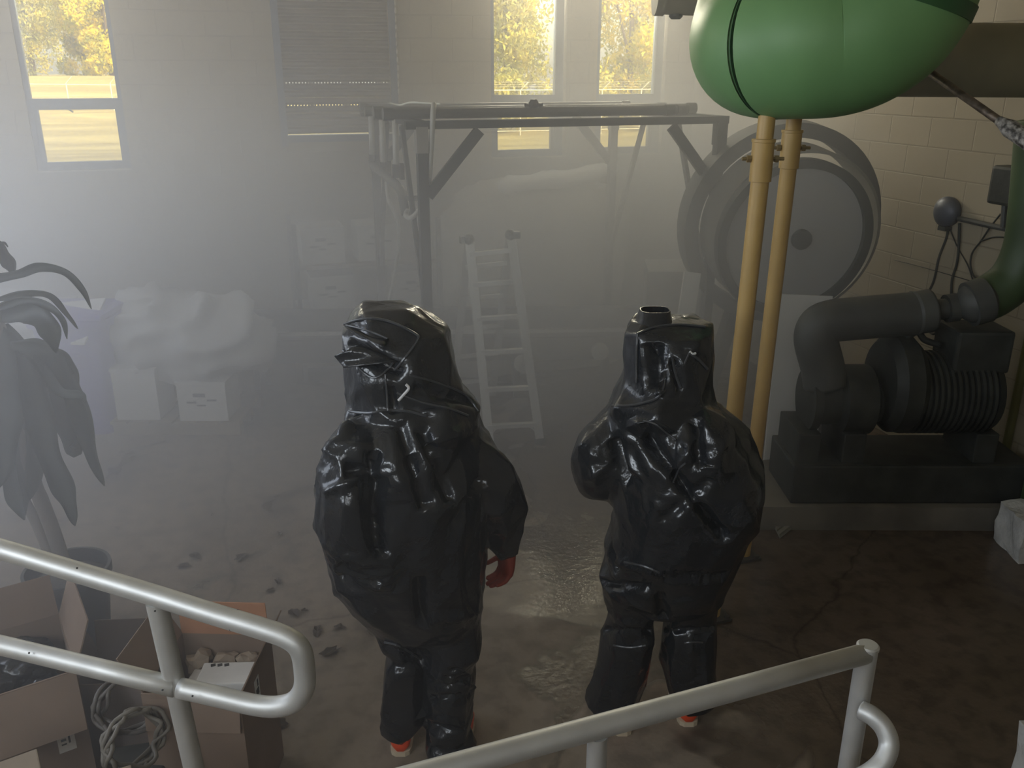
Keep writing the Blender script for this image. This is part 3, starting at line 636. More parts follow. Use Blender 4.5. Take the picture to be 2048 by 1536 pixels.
# open vent sleeve on top of the hood
bm = NB(); rr = []
for y, xl, xr, dh in ((668, 1258, 1352, .12), (650, 1270, 1345, .1), (632, 1276, 1341, .07), (619, 1280, 1340, .05)):
    a = at_t(xl, y, T2); c = at_t(xr, y, T2); rr.append(((a+c)/2, (c-a)/2, Fh*dh, 3))
n = 32; R0 = []
for s in (1, .93):
    for c, ax, ay, e in (rr if s == 1 else rr[::-1]):
        R0.append([bm.verts.new(c+ax*s*math.copysign(abs(math.cos(a))**.7, math.cos(a))+ay*s*math.copysign(abs(math.sin(a))**.7, math.sin(a))) for a in [2*PI*k/n for k in range(n)]])
for A, B in zip(R0, R0[1:]):
    for k in range(n): bm.faces.new((A[k], A[(k+1) % n], B[(k+1) % n], B[k]))
obj('hood_vent', bm, M_suit, P2, 'open squared vent sleeve on top of the hood', ang=50)
for pts, r in (([(1276, 668), (1275, 720), (1274, 765)], .004), ([(1276, 668), (1310, 655), (1360, 650), (1410, 655)], .004), ([(1226, 812), (1260, 812), (1290, 806), (1318, 794), (1330, 760)], .005), ([(1344, 712), (1352, 745), (1362, 778)], .005),
               ([(1378, 706), (1395, 718), (1414, 738)], .005), ([(1378, 706), (1368, 728)], .004), ([(1287, 842), (1310, 846), (1335, 866), (1352, 880)], .004), ([(1345, 965), (1360, 935), (1372, 925)], .004), ([(1250, 1125), (1290, 1132), (1330, 1150)], .005), ([(1228, 1290), (1260, 1294), (1290, 1290)], .004), ([(1370, 1285), (1390, 1283), (1405, 1284)], .004)):
    seam(tr2, pts, r, 'seam', M_seam, P2)
seam(tr2, [(1379, 703), (1384, 708), (1390, 706)], .0045, 'zip_pull', M_tag, P2, 'small white zip pull tag')
boot(P2, 1379, 1459, 'orange boot with pale sole'); boot(P2, 1246, 1478, 'orange boot with pale sole')
# ================================================================ handrails
M_rail = mat('brushed_aluminium', (.58, .58, .56), .52, .7, bump=.04, bscale=60, var=.05, vscale=12)
M_rail_d = mat('joint_gap', (.05, .05, .05), .6)
def R_(px, py, t): return at_t(px, py, t)
HR1 = thing('handrail', 'silver pipe handrail with rounded loop end, in front of the cardboard boxes', 'handrail', (-.2, 1.6, 0))
r = .0245
tp = lambda x: 1.62+(x-300)*-.0000
pts = [R_(-120, 1066, 1.88), R_(0, 1098, 1.82), R_(150, 1143, 1.78), R_(300, 1188, 1.74), R_(420, 1226, 1.70), R_(520, 1256, 1.67), R_(575, 1276, 1.655), R_(601, 1300, 1.65), R_(609, 1340, 1.65), R_(608, 1375, 1.65), R_(590, 1402, 1.655), R_(555, 1413, 1.665), R_(510, 1410, 1.68), R_(440, 1394, 1.70), R_(360, 1376, 1.72)]
bm = tube(NB(), smooth_pts(pts, 6), r, 20); obj('loop_rail', bm, M_rail, HR1, smooth=True)
pts = [R_(350, 1374, 1.722), R_(200, 1338, 1.78), R_(0, 1290, 1.86), R_(-120, 1262, 1.9)]
obj('mid_rail', tube(NB(), pts, r, 20), M_rail, HR1, smooth=True)
a = R_(313, 1203, 1.74); foot = Vector((a.x, a.y, 0)); b_ = R_(350, 1370, 1.722)
post = thing; bm = NB(); tp_ = Vector((a.x, a.y, a.z)); lo = R_(388, 1536, 1.735); fb = tp_+(lo-tp_)*((tp_.z-.012)/(tp_.z-lo.z)); tube(bm, [tp_, fb], r, 20); obj('post', bm, M_rail, HR1, smooth=False, ang=40)
bm = NB(); lathe(bm, (fb.x, fb.y, 0), [(.055, 0), (.055, .008), (.03, .012), (.03, .03)], 20); obj('floor_flange', bm, M_rail, HR1)
for x, y, t in ((470, 1241, 1.686),):
    c = R_(x, y, t); d = (R_(520, 1256, 1.67)-R_(420, 1226, 1.70)).normalized(); obj('joint_ring', tube(NB(), [c-d*.0008, c+d*.0008], r+.0006, 20), M_rail_d, HR1)
for x, y, t in ((154, 1136, 1.75), (310, 1222, 1.72), (58, 1306, 1.82), (325, 1380, 1.70), (385, 1392, 1.69)):
    c = R_(x, y, t-.0); bm = NB(); bmesh.ops.create_icosphere(bm, subdivisions=1, radius=.0028, matrix=Matrix.Translation(c+(CAM-c).normalized()*r)); obj('rivet', bm, M_rail_d, HR1)
HR2 = thing('handrail', 'silver pipe guard rail with capped end post and short side loop', 'handrail', (.8, 1.4, 0))
e = R_(1735, 1306, 1.74); s_ = R_(1180, 1458, 1.44); d = (s_-e)
obj('top_rail', tube(NB(), [e+d*.01, e+d*.5, s_, e+d*1.5, e+d*1.75], r, 20), M_rail, HR2, smooth=True)
top = R_(1736, 1292, 1.74); bm = NB(); tube(bm, [top, Vector((top.x, top.y, .012))], r, 20); obj('post', bm, M_rail, HR2, ang=40)
bm = NB(); lathe(bm, top, [(.0262, -.006), (.0262, .001), (.022, .005), (0, .006)], 20); obj('post_cap', bm, M_rail, HR2, ang=40)
q = R_(1195, 1470, 1.445); bm = NB(); tube(bm, [q, Vector((q.x, q.y, .012))], .021, 20); obj('post', bm, M_rail, HR2, ang=40)
pts = [R_(1722, 1420, 1.70), R_(1745, 1432, 1.68), R_(1768, 1456, 1.66), R_(1778, 1488, 1.64), R_(1768, 1520, 1.62), R_(1742, 1545, 1.61), R_(1700, 1566, 1.62)]
obj('side_loop', tube(NB(), smooth_pts(pts, 6), r*.93, 20), M_rail, HR2, smooth=True)
for p in (top, q): bm = NB(); lathe(bm, (p.x, p.y, 0), [(.055, 0), (.055, .008), (.03, .012), (.03, .03)], 20); obj('floor_flange', bm, M_rail, HR2)
# ================================================================ pipe frame (decontamination canopy)
M_steel = mat('grey_painted_steel', (.035, .038, .034), .55, .2, bump=.1, var=.2)
M_pvc = mat('grey_pipe', (.07, .07, .06), .5); M_bracket = mat('zinc_bracket', (.3, .29, .26), .4, .7)
FX0, FX1, FY0, FY1, FT = 1.22, 3.35, 5.60, 7.40, 2.42
FR = thing('pipe_gantry', 'tall grey steel frame with braced legs carrying pipes along its top, behind the two people', 'gantry', ((FX0+FX1)/2, (FY0+FY1)/2, 0))
w_ = .064
for x in (FX0, FX1):
    for y in (FY0, FY1):
        bm = NB(); bar(bm, (x, y, 0), (x, y, FT-.06), w_); obj('leg', bm, M_steel, FR)
        bm = NB(); sx_ = 1 if x == FX0 else -1; bar(bm, (x+sx_*.03, y, 1.95), (x+sx_*.38, y, FT-.07), .07, .035, Vector((0, 1, 0))); obj('corner_brace', bm, M_steel, FR)
        sy_ = 1 if y == FY0 else -1
        bm = NB(); bar(bm, (x, y+sy_*.02, 1.15), (x, y+sy_*.62, FT-.07), .04, .03, Vector((1, 0, 0))); obj('long_brace', bm, M_steel, FR)
        bm = NB(); box(bm, (x-.0*sx_, y, FT-.12), (w_+.012, w_+.012, .16)); obj('leg_sleeve', bm, M_bracket if (x, y) == (FX0, FY0) else M_steel, FR)
for y in (FY0, FY1):
    bm = NB(); bar(bm, (FX0-.1, y, FT-.03), (FX1+.05, y, FT-.03), .055, .05); obj('cross_beam', bm, M_steel, FR)
for x in (FX0-.0, FX1):
    bm = NB(); bar(bm, (x, FY0, FT-.028), (x, FY1, FT-.028), .05, .05); obj('side_beam', bm, M_steel, FR)
# pipes lying on top
for k, (y, z, r_, x0, x1) in enumerate(((5.75, .035, .034, 1.02, 3.05), (5.86, .03, .03, .98, 3.20), (6.0, .035, .034, 1.0, 3.36), (6.35, .03, .03, 1.0, 3.3), (6.9, .03, .03, 1.05, 3.25))):
    zz = FT+r_-.002
    t = thing('pipe', ['grey pipe along the front top of the steel frame, ends short of the right corner', 'grey pipe on top of the steel frame, second from the front', 'longest grey pipe on top of the steel frame with a collared right end', 'grey pipe on top of the steel frame, second from the back', 'rearmost grey pipe lying on top of the steel frame'][k], 'pipe', (x0, y, zz), 0, 'pipes on top of the frame')
    obj('tube', tube(NB(), [(x0, y, zz), (x1, y, zz)], r_, 14), M_pvc, t, ang=40)
    for xe in (x0+.02, x1-.03): obj('end_cap', tube(NB(), [(xe-.03, y, zz), (xe+.035, y, zz)], r_+.006, 14), M_pvc, t, ang=40)
    if k == 0:
        bm = NB(); lathe(bm, (2.02, y, zz+.03), [(.035, 0), (.04, .02), (.02, .05), (0, .05)], 12); box(bm, (2.02, y, zz+.045), (.12, .03, .02)); obj('valve_handle', bm, mat('black_plastic', (.02, .02, .02), .5), t)
# valves, manifold and hoses at the left end
M_brass = mat('dull_brass', (.35, .3, .2), .4, .8); M_hose = mat('clear_grey_hose', (.35, .34, .30), .4); M_black = mat('black_rubber', (.02, .02, .02), .5)
MF = thing('valve_manifold', 'grey valve manifold with hanging risers at the left end of the steel frame', 'manifold', (1.1, 6.2, 1.5))
man = [at_t(745, 330, 6.9), at_t(772, 352, 6.55), at_t(800, 378, 6.25), at_t(806, 400, 6.15), at_t(812, 430, 6.1)]
obj('manifold_pipe', tube(NB(), smooth_pts(man, 5), .032, 12), M_pvc, MF, smooth=True)
for x0, y0, x1, y1, t in ((763, 222, 768, 345, 6.7), (790, 232, 793, 350, 6.4), (742, 216, 745, 330, 6.95)):
    obj('riser', tube(NB(), [at_t(x0, y0, t), at_t(x1, y1, t)], .022, 10), M_hose, MF, smooth=True)
    c = at_t(x1, y1-8, t-.02); bm = NB(); box(bm, c, (.055, .05, .09)); box(bm, c+Vector((.03, -.04, 0)), (.03, .05, .11)); obj('valve', bm, M_black, MF)
obj('support_bracket', bar(NB(), at_t(804, 397, 6.15), at_t(845, 396, 6.12), .03), M_steel, MF)
hz = single('hose', tube(NB(), smooth_pts([at_t(814, 420, 6.1), at_t(812, 432, 6.05), at_t(825, 434, 5.95), at_t(848, 405, 5.8), at_t(858, 360, 5.72), at_t(862, 300, 5.7), at_t(866, 230, 5.7), at_t(868, 208, 5.76)], 8), .017, 10), M_hose, 'pale hose looping from the manifold up to the top of the steel frame', 'hose', smooth=True)
hz = single('hose', tube(NB(), smooth_pts([at_t(772, 355, 6.55), at_t(778, 400, 6.6), at_t(795, 440, 6.6), at_t(798, 490, 6.6), at_t(790, 540, 6.7), at_t(775, 620, 6.9)], 8), .015, 8), M_hose, 'faint hose hanging straight down beside the left back leg of the steel frame', 'hose', smooth=True)
obj_c = single('cable', tube(NB(), smooth_pts([at_t(779, 206, 6.2), at_t(800, 210, 6.2), at_t(820, 205, 6.0), at_t(850, 206, 5.9), at_t(880, 208, 5.85)], 6), .006, 6), mat('white_cable', (.7, .7, .6), .5), 'thin white cable lying over the left end of the pipes', 'cable')
# ================================================================ step ladder
M_alu = mat('ladder_aluminium', (.60, .60, .58), .4, .6); M_hinge = mat('hinge_plastic', (.03, .04, .035), .5)
LF = [at_z(980, 893, 0), at_z(1081, 888, 0)]; LTp = [at_t(938, 474, 6.4), at_t(1021, 464, 6.3)]
LD = thing('step_ladder', 'pale aluminium folding ladder standing open in the haze between the two people', 'ladder', tuple((LF[0]+LF[1])/2))
dirb = Fh*.95+Rv*-.1
LB = [LF[0]+dirb+Vector((0, 0, 0)), LF[1]+dirb*.95]
LB = [at_z(905, 800, 0), at_z(985, 790, 0)]
for a, b_ in ((LF[0], LTp[0]), (LF[1], LTp[1])):
    obj('front_rail', bar(NB(), a, b_, .028, .065, Rv), M_alu, LD)
    obj('foot', bar(NB(), a+Vector((0, 0, 0)), a+(b_-a)*.03, .04, .08, Rv), M_hinge, LD)
for a, b_ in ((LB[0], LTp[0]), (LB[1], LTp[1])): obj('rear_rail', bar(NB(), a, b_+Fh*.03, .028, .06, Rv), M_alu, LD)
for f in (.10, .28, .46, .62, .78, .92):
    obj('rung', bar(NB(), LF[0].lerp(LTp[0], f), LF[1].lerp(LTp[1], f), .045, .03), M_alu, LD)
for f in (.12, .30, .48, .66, .84):
    obj('rung', bar(NB(), LB[0].lerp(LTp[0], f), LB[1].lerp(LTp[1], f), .03, .03), M_alu, LD)
for p, s in zip(LTp, (-1, 1)):
    bm = NB(); bmesh.ops.create_icosphere(bm, subdivisions=2, radius=.042, matrix=Matrix.Translation(p+Vector((0, 0, -.02)))); box(bm, p+Rv*s*.04+Vector((0, 0, -.02)), (.05, .05, .05)); obj('hinge', bm, M_hinge, LD)
for a, b_ in ((LF[0].lerp(LTp[0], .05), LF[0].lerp(LF[1], .22).lerp(LTp[0], .10)), (LF[1].lerp(LTp[1], .05), LF[1].lerp(LF[0], .22).lerp(LTp[1], .10))):
    obj('foot_brace', bar(NB(), a, b_, .02, .01), M_alu, LD)
# ================================================================ green tube slide and its poles
M_green = mat('green_plastic', (.15, .31, .12), .48, spec=.5, bump=.03, bscale=25, var=.06, vscale=2)
M_green_d = mat('green_flange', (.03, .10, .035), .5)
M_yellow = mat('yellow_painted_steel', (.46, .30, .10), .4, spec=.5, var=.07, vscale=5, bump=.03, bscale=40)
M_plate = mat('stained_plate', (.05, .045, .035), .8); M_bolt = mat('worn_bolt', (.32, .24, .12), .5, .6)
SLp = smooth_pts([at_t(1822, -190, 3.9), at_t(1808, -95, 3.92), at_t(1792, -18, 3.95), at_t(1762, 30, 3.95), at_t(1716, 62, 3.95), at_t(1665, 78, 3.97), at_t(1600, 82, 4.0), at_t(1545, 86, 4.12), at_t(1518, 84, 4.4), at_t(1518, 50, 4.6), at_t(1550, -60, 4.7)], 10)
SR = .319
SL = thing('tube_slide', 'large green plastic tube slide bending overhead at the upper right', 'slide', tuple(at_t(1600, 228, 4.3)))
iB = min(range(len(SLp)), key=lambda i: (SLp[i]-at_t(1792, -14, 3.95)).length)
iS = min(range(len(SLp)), key=lambda i: (SLp[i]-at_t(1568, 84, 4.06)).length)
for a, b_ in ((0, iB), (iB, iS), (iS, len(SLp)-1)):
    bm = NB(); seg = SLp[a:b_+1]; tube(bm, seg, SR, 48, caps=False)
    inner = NB(); tube(bm, seg[::-1], SR-.012, 48, caps=False)
    obj('tube_section', bm, M_green, SL, smooth=True)
for i, w_, e in ((iB, .03, .006), (iS, .0018, .0008)):
    d = (SLp[min(i+1, len(SLp)-1)]-SLp[i-1]).normalized(); c = SLp[i]
    obj('flange_ring', tube(NB(), [c-d*w_, c+d*w_], SR+e, 48), M_green_d, SL, ang=40)
def pole(px0, py0, px1, py1, t, r_, lab, cy):
    top = at_t(px0, py0, t); bot = at_z(px1, py1, 0); x, y = bot.x, bot.y
    L_ = lambda z: Vector((bot.x+(top.x-bot.x)*z/top.z, bot.y+(top.y-bot.y)*z/top.z, z))
    th = thing('slide_pole', lab, 'pole', (x, y, 0), 0, 'yellow poles under the slide')
    jz = at_t(px0, cy, t).z
    obj('upper_tube', tube(NB(), [L_(jz), L_(top.z+.03)], r_*.92, 24), M_yellow, th, ang=40)
    obj('lower_tube', tube(NB(), [L_(.012), L_(jz)], r_, 24), M_yellow, th, ang=40)
    bm = NB(); lathe(bm, L_(jz-.09), [(r_+.001, 0), (r_+.008, .002), (r_+.008, .17), (r_+.012, .172), (r_+.012, .185), (r_*.92, .186)], 24); obj('coupling', bm, M_yellow, th, ang=40)
    c = L_(jz+.01); bm = NB(); tube(bm, [c-Rv*(r_+.05), c+Rv*(r_+.055)], .008, 8)
    for s in (-1, 1): tube(bm, [c+Rv*s*(r_+.012), c+Rv*s*(r_+.03)], .017, 6)
    obj('clamp_bolt', bm, M_bolt, th)
    bm = NB(); box(bm, (x, y, .008), (.15, .15, .016)); 
    for sx_ in (-1, 1):
        for sy_ in (-1, 1): lathe(bm, (x+sx_*.055, y+sy_*.055, .014), [(.016, 0), (.016, .012), (0, .012)], 6)
    obj('base_plate', bm, M_plate, th)
pole(1535, 226, 1424, 1232, 4.0, .0405, 'yellow pole under the green slide, the nearer one of the pair', 322)
pole(1590, 226, 1486, 1112, 4.45, .0405, 'yellow pole under the green slide, the farther thinner-looking one of the pair', 300)
# ---- big pipes
M_pipe = mat('dark_pipe_paint', (.24, .225, .16), .6, var=.15, vscale=2, bump=.05)
M_pgreen = mat('dark_green_paint', (.045, .075, .03), .5, var=.15, vscale=3)
M_mach = mat('machine_grey', (.035, .038, .034), .6, var=.25, vscale=6, bump=.15, bscale=30)
M_mach2 = mat('machine_pipe_grey', (.07, .073, .068), .55, var=.15, vscale=4, bump=.08, bscale=30)
M_cement = mat('plinth_concrete', (.16, .145, .12), .8, var=.2, vscale=3, bump=.2, bscale=25)
bm = tube(NB(), [at_t(1672, 120, 5.25), at_t(2210, 122, 5.15)], .195, 32)
single('overhead_pipe', bm, M_pipe, 'thick dark brown horizontal pipe at the right edge behind the green slide', 'pipe', ang=40)
P = smooth_pts([at_t(1318, -28, 6.2), at_t(1450, -24, 6.2), at_t(1600, -24, 6.2), at_t(1690, -60, 6.2), at_t(1720, -150, 6.2)], 6)
th = thing('overhead_duct', 'dark capped pipe end at the top edge above the right window', 'pipe', tuple(P[0]))
obj('duct', tube(NB(), P, .17, 28), M_pipe, th, ang=40)
c = P[0]; d = (P[1]-P[0]).normalized(); obj('end_flange', tube(NB(), [c-d*.02, c+d*.04], .18, 28), M_pipe, th, ang=40)
bm = NB(); lathe(bm, c+d*.12+Vector((0, 0, -.165)), [(0, -.03), (.03, -.03), (.045, -.015), (.045, .02)], 14); obj('drain_plug', bm, M_mach, th)
M_galv = mat('weathered_strut', (.14, .11, .085), .45, .6, var=.35, vscale=30, bump=.3, bscale=60)
M_mott = mat('mottled_wrap', (.04, .035, .03), .6, bump=.5, bscale=70, sub=(.35, .33, .3), vscale=45)
th = thing('slide_strut', 'thin dark metal strut running down to the right from the green slide', 'strut', tuple(at_t(2040, 272, 3.7)))
a, b_ = at_t(1836, 128, 4.15), at_t(2110, 320, 3.5)
obj('rod', tube(NB(), [a, b_], .017, 12), M_galv, th, smooth=True)
s0 = a.lerp(b_, .62); bm = NB(); tube(bm, [s0, a.lerp(b_, .66), a.lerp(b_, .7), a.lerp(b_, .8), b_], [.019, .026, .036, .034, .04], 14); obj('mottled_sleeve', bm, M_mott, th, smooth=True)
# ================================================================ pump set against the right wall
TP = 5.1
PS = thing('pipe_run', 'dark pipework with round valve body dropping from the right edge to the pump', 'pipe', tuple(at_t(1660, 735, TP)))
V = [at_t(2085, 240, TP), at_t(2068, 420, TP), at_t(2055, 500, TP), at_t(2028, 556, TP), at_t(1990, 588, TP), at_t(1958, 602, TP)]
obj('green_riser', tube(NB(), smooth_pts(V, 6), .135, 24), M_pgreen, PS, 'dark green riser pipe', smooth=True)
c = at_t(1955, 604, TP-.04); bm = NB(); ax = (at_t(1975, 598, TP)-at_t(1935, 610, TP)).normalized()
bmesh.ops.create_uvsphere(bm, u_segments=24, v_segments=14, radius=.125, matrix=Matrix.Translation(c))
lathe(bm, c-ax*.05+Vector((0, 0, 0)), [(.135, 0), (.135, .1), (0, .1)], 24, ax); obj('valve_body', bm, M_mach2, PS, ang=40)
a, b_ = at_t(1935, 611, TP), at_t(1845, 624, TP)
obj('neck_pipe', tube(NB(), [a, b_], .062, 18), M_mach2, PS, smooth=True)
d = (b_-a).normalized()
for f in (.3, .42, .95):
    q = a.lerp(b_, f); obj('flange', tube(NB(), [q-d*.016, q+d*.016], .085, 18), M_mach2, PS, ang=40)
e = at_t(1652, 643, TP); obj('header_pipe', tube(NB(), smooth_pts([at_t(1862, 621, TP), at_t(1838, 625, TP), at_t(1815, 628, TP), at_t(1700, 638, TP), at_t(1665, 642, TP), at_t(1640, 652, TP), at_t(1632, 680, TP), at_t(1645, 735, TP), at_t(1650, 770, TP)], 5), [.06]*3+[.10]*3+[.142]*30+[.13]*20 if False else .13, 24), M_mach2, PS, smooth=True)
obj('reducer', tube(NB(), [at_t(1872, 620, TP), at_t(1852, 623, TP), at_t(1826, 627, TP)], [.07, .115, .135], 24), M_mach2, PS, smooth=True)
PM = thing('pump', 'big dark pump and motor on a skid against the block wall at right', 'pump', tuple(at_z(1770, 905, .15)))
def Pp(x, y, t=TP): return at_t(x, y, t)
def zray(x, z, t):        # point at heading depth t, height z, under pixel column x (taken near the horizon line of the pump)
    p = at_t(x, 768, t); return Vector((p.x, p.y, z))
z0 = .16; t0 = 5.15
m0, m1 = zray(1760, .78, t0), zray(1985, .78, t0); axm = (m1-m0).normalized()
zc_ = lambda y: at_t(1800, y, t0).z
zt = zc_(690); zb = zc_(890)
hm = (zt+zb)/2; rm = (zt-zb)/2*.78
bm = NB(); A = zray(1780, hm+.03, t0); B = zray(1978, hm+.03, t0); prof = [(.10, 0), (rm*.8, .01), (rm, .05)]
Lm = (B-A).length; k = 0
u = .06
while u < Lm-.08: prof += [(rm, u), (rm, u+.018), (rm-.018, u+.02), (rm-.018, u+.034)]; u += .036
prof += [(rm, Lm-.06), (rm*.9, Lm-.01), (.05, Lm)]
lathe(bm, A, prof, 28, (B-A)); obj('motor', bm, M_mach, PM, ang=35)
bm = NB(); box(bm, zray(1930, zt+.0, t0-.02), (.34, .30, .26), -YAW, .02); obj('terminal_box', bm, M_mach, PM)
bm = NB(); c = zray(1790, hm+.09, t0); lathe(bm, c-axm*.10, [(.12, -.02), (.26, 0), (.31, .05), (.31, .15), (.26, .2), (.1, .22)], 30, axm); obj('volute', bm, M_mach, PM, ang=35)
bm = NB(); c = zray(1640, hm-.02, t0); lathe(bm, c, [(.08, -.08), (.2, -.08), (.2, -.03), (.16, -.03), (.16, .1), (.22, .12), (.22, .3), (.15, .34), (.12, .6)], 26, axm); obj('bearing_housing', bm, M_mach, PM, ang=35)
bm = NB(); box(bm, (zray(1620, 0, t0)+zray(2010, 0, t0))/2+Vector((0, 0, z0+.13)), ((zray(2010, 0, t0)-zray(1540, 0, t0)).length, .50, .26), -YAW, .015); obj('skid', bm, M_mach, PM)
for x in (1610, 1700, 1960):
    bm = NB(); box(bm, zray(x, z0+.34, t0), (.14, .40, .22), -YAW, .01); obj('pedestal', bm, M_mach, PM)
bm = NB(); tube(bm, smooth_pts([Pp(1812, 676), Pp(1835, 664), Pp(1850, 680), Pp(1880, 690)], 5), .02, 8); obj('vent_pipe', bm, M_mach, PM, smooth=True)
bm = NB(); prism(bm, [Vector((q.x, q.y, 0)) for q in (zray(1530, 0, 4.86), zray(1530, 0, 5.55), Vector((W-.06, zray(1530, 0, 5.55).y-.2, 0)), Vector((W-.06, 3.55, 0)))], Vector((0, 0, .16)))
single('plinth', bm, M_cement, 'low grey concrete plinth carrying the dark pump', 'plinth')
# ribbed mat leaning by the plinth
bm = NB(); q0, q1, q2, q3 = at_z(1500, 960, .02), at_z(1585, 905, .05), at_z(1640, 1010, .04), at_z(1560, 1075, .01)
for k in range(14):
    f0, f1 = k/14, (k+.7)/14
    a_, b2, c_, d_ = q0.lerp(q3, f0), q1.lerp(q2, f0), q1.lerp(q2, f1), q0.lerp(q3, f1); prism(bm, [a_, b2, c_, d_], Vector((0, 0, .012)))
prism(bm, [q0, q1, q2, q3], Vector((0, 0, -.008)))
single('ribbed_mat', bm, mat('ribbed_mat', (.22, .21, .17), .8), 'flat ribbed grey-green mat on the wet floor right of the second person', 'mat')
# wall fittings
XW = W-.02
BL = thing('alarm_bell', 'round dark grey bell box on the right-hand block wall', 'bell', tuple(at_X(1902, 423, W)))
c = at_X(1902, 423, W-.001); lathe_bm = NB(); lathe(lathe_bm, c, [(.085, 0), (.10, .01), (.105, .04), (.10, .06), (.07, .085), (.02, .095), (0, .096)], 28, Vector((-1, 0, 0))); obj('dome', lathe_bm, mat('bell_grey', (.10, .11, .14), .45, .3), BL, ang=50)
bm = NB(); box(bm, c+Vector((-.03, 0, -.115)), (.06, .07, .03)); obj('cable_gland', bm, M_mach, BL)
CB = thing('control_box', 'dark switch box on a short conduit high on the wall at the right edge', 'switch box', tuple(at_X(2010, 400, W)))
bm = NB(); box(bm, at_X(2024, 372, W-.07), (.13, .24, .24), 0, .02); obj('housing', bm, M_mach, CB)
bm = NB(); box(bm, at_X(2003, 372, W-.08), (.05, .06, .14), 0, .01); obj('switch_lever', bm, M_mach, CB)
obj('conduit', tube(NB(), [at_X(2010, 398, W-.05), at_X(2006, 455, W-.05)], .018, 10), M_mach2, CB)
single('conduit', tube(NB(), [at_X(1917, 437, W-.03), at_X(1970, 449, W-.03), at_X(2050, 466, W-.03)], .018, 10), M_mach2, 'straight grey conduit running from the bell to the right edge of the wall', 'conduit')
def cord(pts, r_, lab, X=W-.015, m=None, n=8):
    return single('cord', tube(NB(), smooth_pts([at_X(x, y, X) for x, y in pts], n), r_, 6), m or M_mach, lab, 'cord', smooth=True)
cord([(1897, 446), (1893, 475), (1878, 515), (1868, 560), (1853, 595), (1850, 628), (1855, 655), (1866, 668), (1878, 656), (1886, 632), (1893, 615)], .009, 'left-hand dark cord hanging from the bell and looping below the pipe')
cord([(1919, 446), (1917, 500), (1913, 530), (1904, 560), (1902, 600)], .009, 'right-hand dark cord hanging straight down from the bell', X=W-.02)
cord([(1897, 450), (1913, 490), (1935, 530), (1946, 563)], .004, 'thin wire slanting down to the right below the bell', X=W-.012)
cord([(1789, 520), (1840, 533), (1900, 550), (1945, 563)], .003, 'long thin wire running along the block wall above the pipework', X=W-.01)
cord([(2001, 428), (1980, 455), (1962, 482), (1945, 505), (1941, 530), (1950, 555), (1975, 563), (1992, 562)], .006, 'dark cable hanging in a big open loop beside the green riser', X=W-.025)
cord([(1962, 482), (1990, 474), (2020, 478), (2030, 495)], .006, 'short dark cable end curling over the top of the open loop', X=W-.03)
M_olive = mat('olive_post_paint', (.14, .13, .045), .5)
p = at_z(1992, 995, 0); bm = NB(); tube(bm, [(p.x, p.y, 0), (p.x, p.y, 1.15)], .028, 12); lathe(bm, (p.x, p.y, 0), [(.07, 0), (.07, .012), (.03, .014)], 12)
single('bollard_post', bm, M_olive, 'thin olive-yellow post standing at the right edge in front of the pump', 'post', ang=40)
p = at_z(2062, 1075, 0); bm = NB(); tube(bm, [(p.x, p.y, 0), (p.x, p.y, 1.55)], .10, 20); lathe(bm, (p.x, p.y, 0), [(.14, 0), (.14, .03), (.10, .032)], 20); lathe(bm, (p.x, p.y, 1.5), [(.10, 0), (.13, .0), (.13, .05), (0, .08)], 20)
single('standpipe', bm, M_pgreen, 'dark green standpipe column at the extreme right edge', 'pipe', ang=40)
# rough pale blocks bottom right
M_block = mat('broken_block', (.50, .50, .48), .9, bump=.9, bscale=40, var=.15, vscale=8)
def rough_block(poly, off, lab, seed):
    bm = NB(); prism(bm, poly, off); bmesh.ops.recalc_face_normals(bm, faces=bm.faces[:]); bmesh.ops.triangulate(bm, faces=bm.faces[:]); bmesh.ops.subdivide_edges(bm, edges=bm.edges[:], cuts=5, use_grid_fill=True)
    for v in bm.verts:
        n_ = noise.noise_vector(v.co*9+Vector((seed, 0, 0)))*.018+noise.noise_vector(v.co*30)*.006; v.co += n_; v.co.z = max(0, v.co.z)
    return single('rubble_block', bm, M_block, lab, 'block')
p = at_z(2038, 1128, 0); rough_block([p, p+Rv*.35, p+Rv*.35+Fh*.3, p+Fh*.3], Vector((0, 0, .26)), 'rough grey concrete block at the right edge of the wet floor', 2)
p = at_z(2034, 1600, 0)
q = at_t(2040, 1440, 2.35); rough_block([Vector((q.x, q.y, 0)), Vector((q.x, q.y, 0))+Rv*.35, Vector((q.x, q.y, 0))+Rv*.35-Fh*.5, Vector((q.x, q.y, 0))-Fh*.5-Rv*.06], Vector((0, 0, q.z)), 'white broken masonry edge in the bottom right corner', 5)
# ================================================================ big hoop reel in the haze
M_hoop = mat('hoop_rubber', (.045, .05, .045), .7, var=.2, vscale=3); M_drum = mat('drum_grey_cream', (.17, .165, .14), .6)
HC_ = at_t(1556, 446, 6.45); axh = (Fh*.97-Rv*.10+Vector((0, 0, .10))).normalized(); hx, hy = frame(axh)
RL = thing('hose_reel', 'huge round reel with dark double rims standing in the haze behind the yellow poles', 'reel', (HC_.x, HC_.y, 0))
def ring(c, R0, w_, h_, n=64):
    bm = NB(); rr = []
    for k in range(n):
        a = 2*PI*k/n; d = hx*math.cos(a)+hy*math.sin(a)
        rr.append([bm.verts.new(c+d*(R0+s1*h_/2)+axh*s2*w_/2) for s1, s2 in ((-1, -1), (1, -1), (1, 1), (-1, 1))])
    for k in range(n):
        A, B = rr[k], rr[(k+1) % n]
        for j in range(4): bm.faces.new((A[j], A[(j+1) % 4], B[(j+1) % 4], B[j]))
    return bm
c1 = HC_+axh*.0; c2 = HC_-axh*.42-Rv*.05
obj('rear_rim', ring(c1, .68, .20, .10), M_hoop, RL, ang=40); obj('front_rim', ring(c2, .52, .08, .06), M_hoop, RL, ang=40)
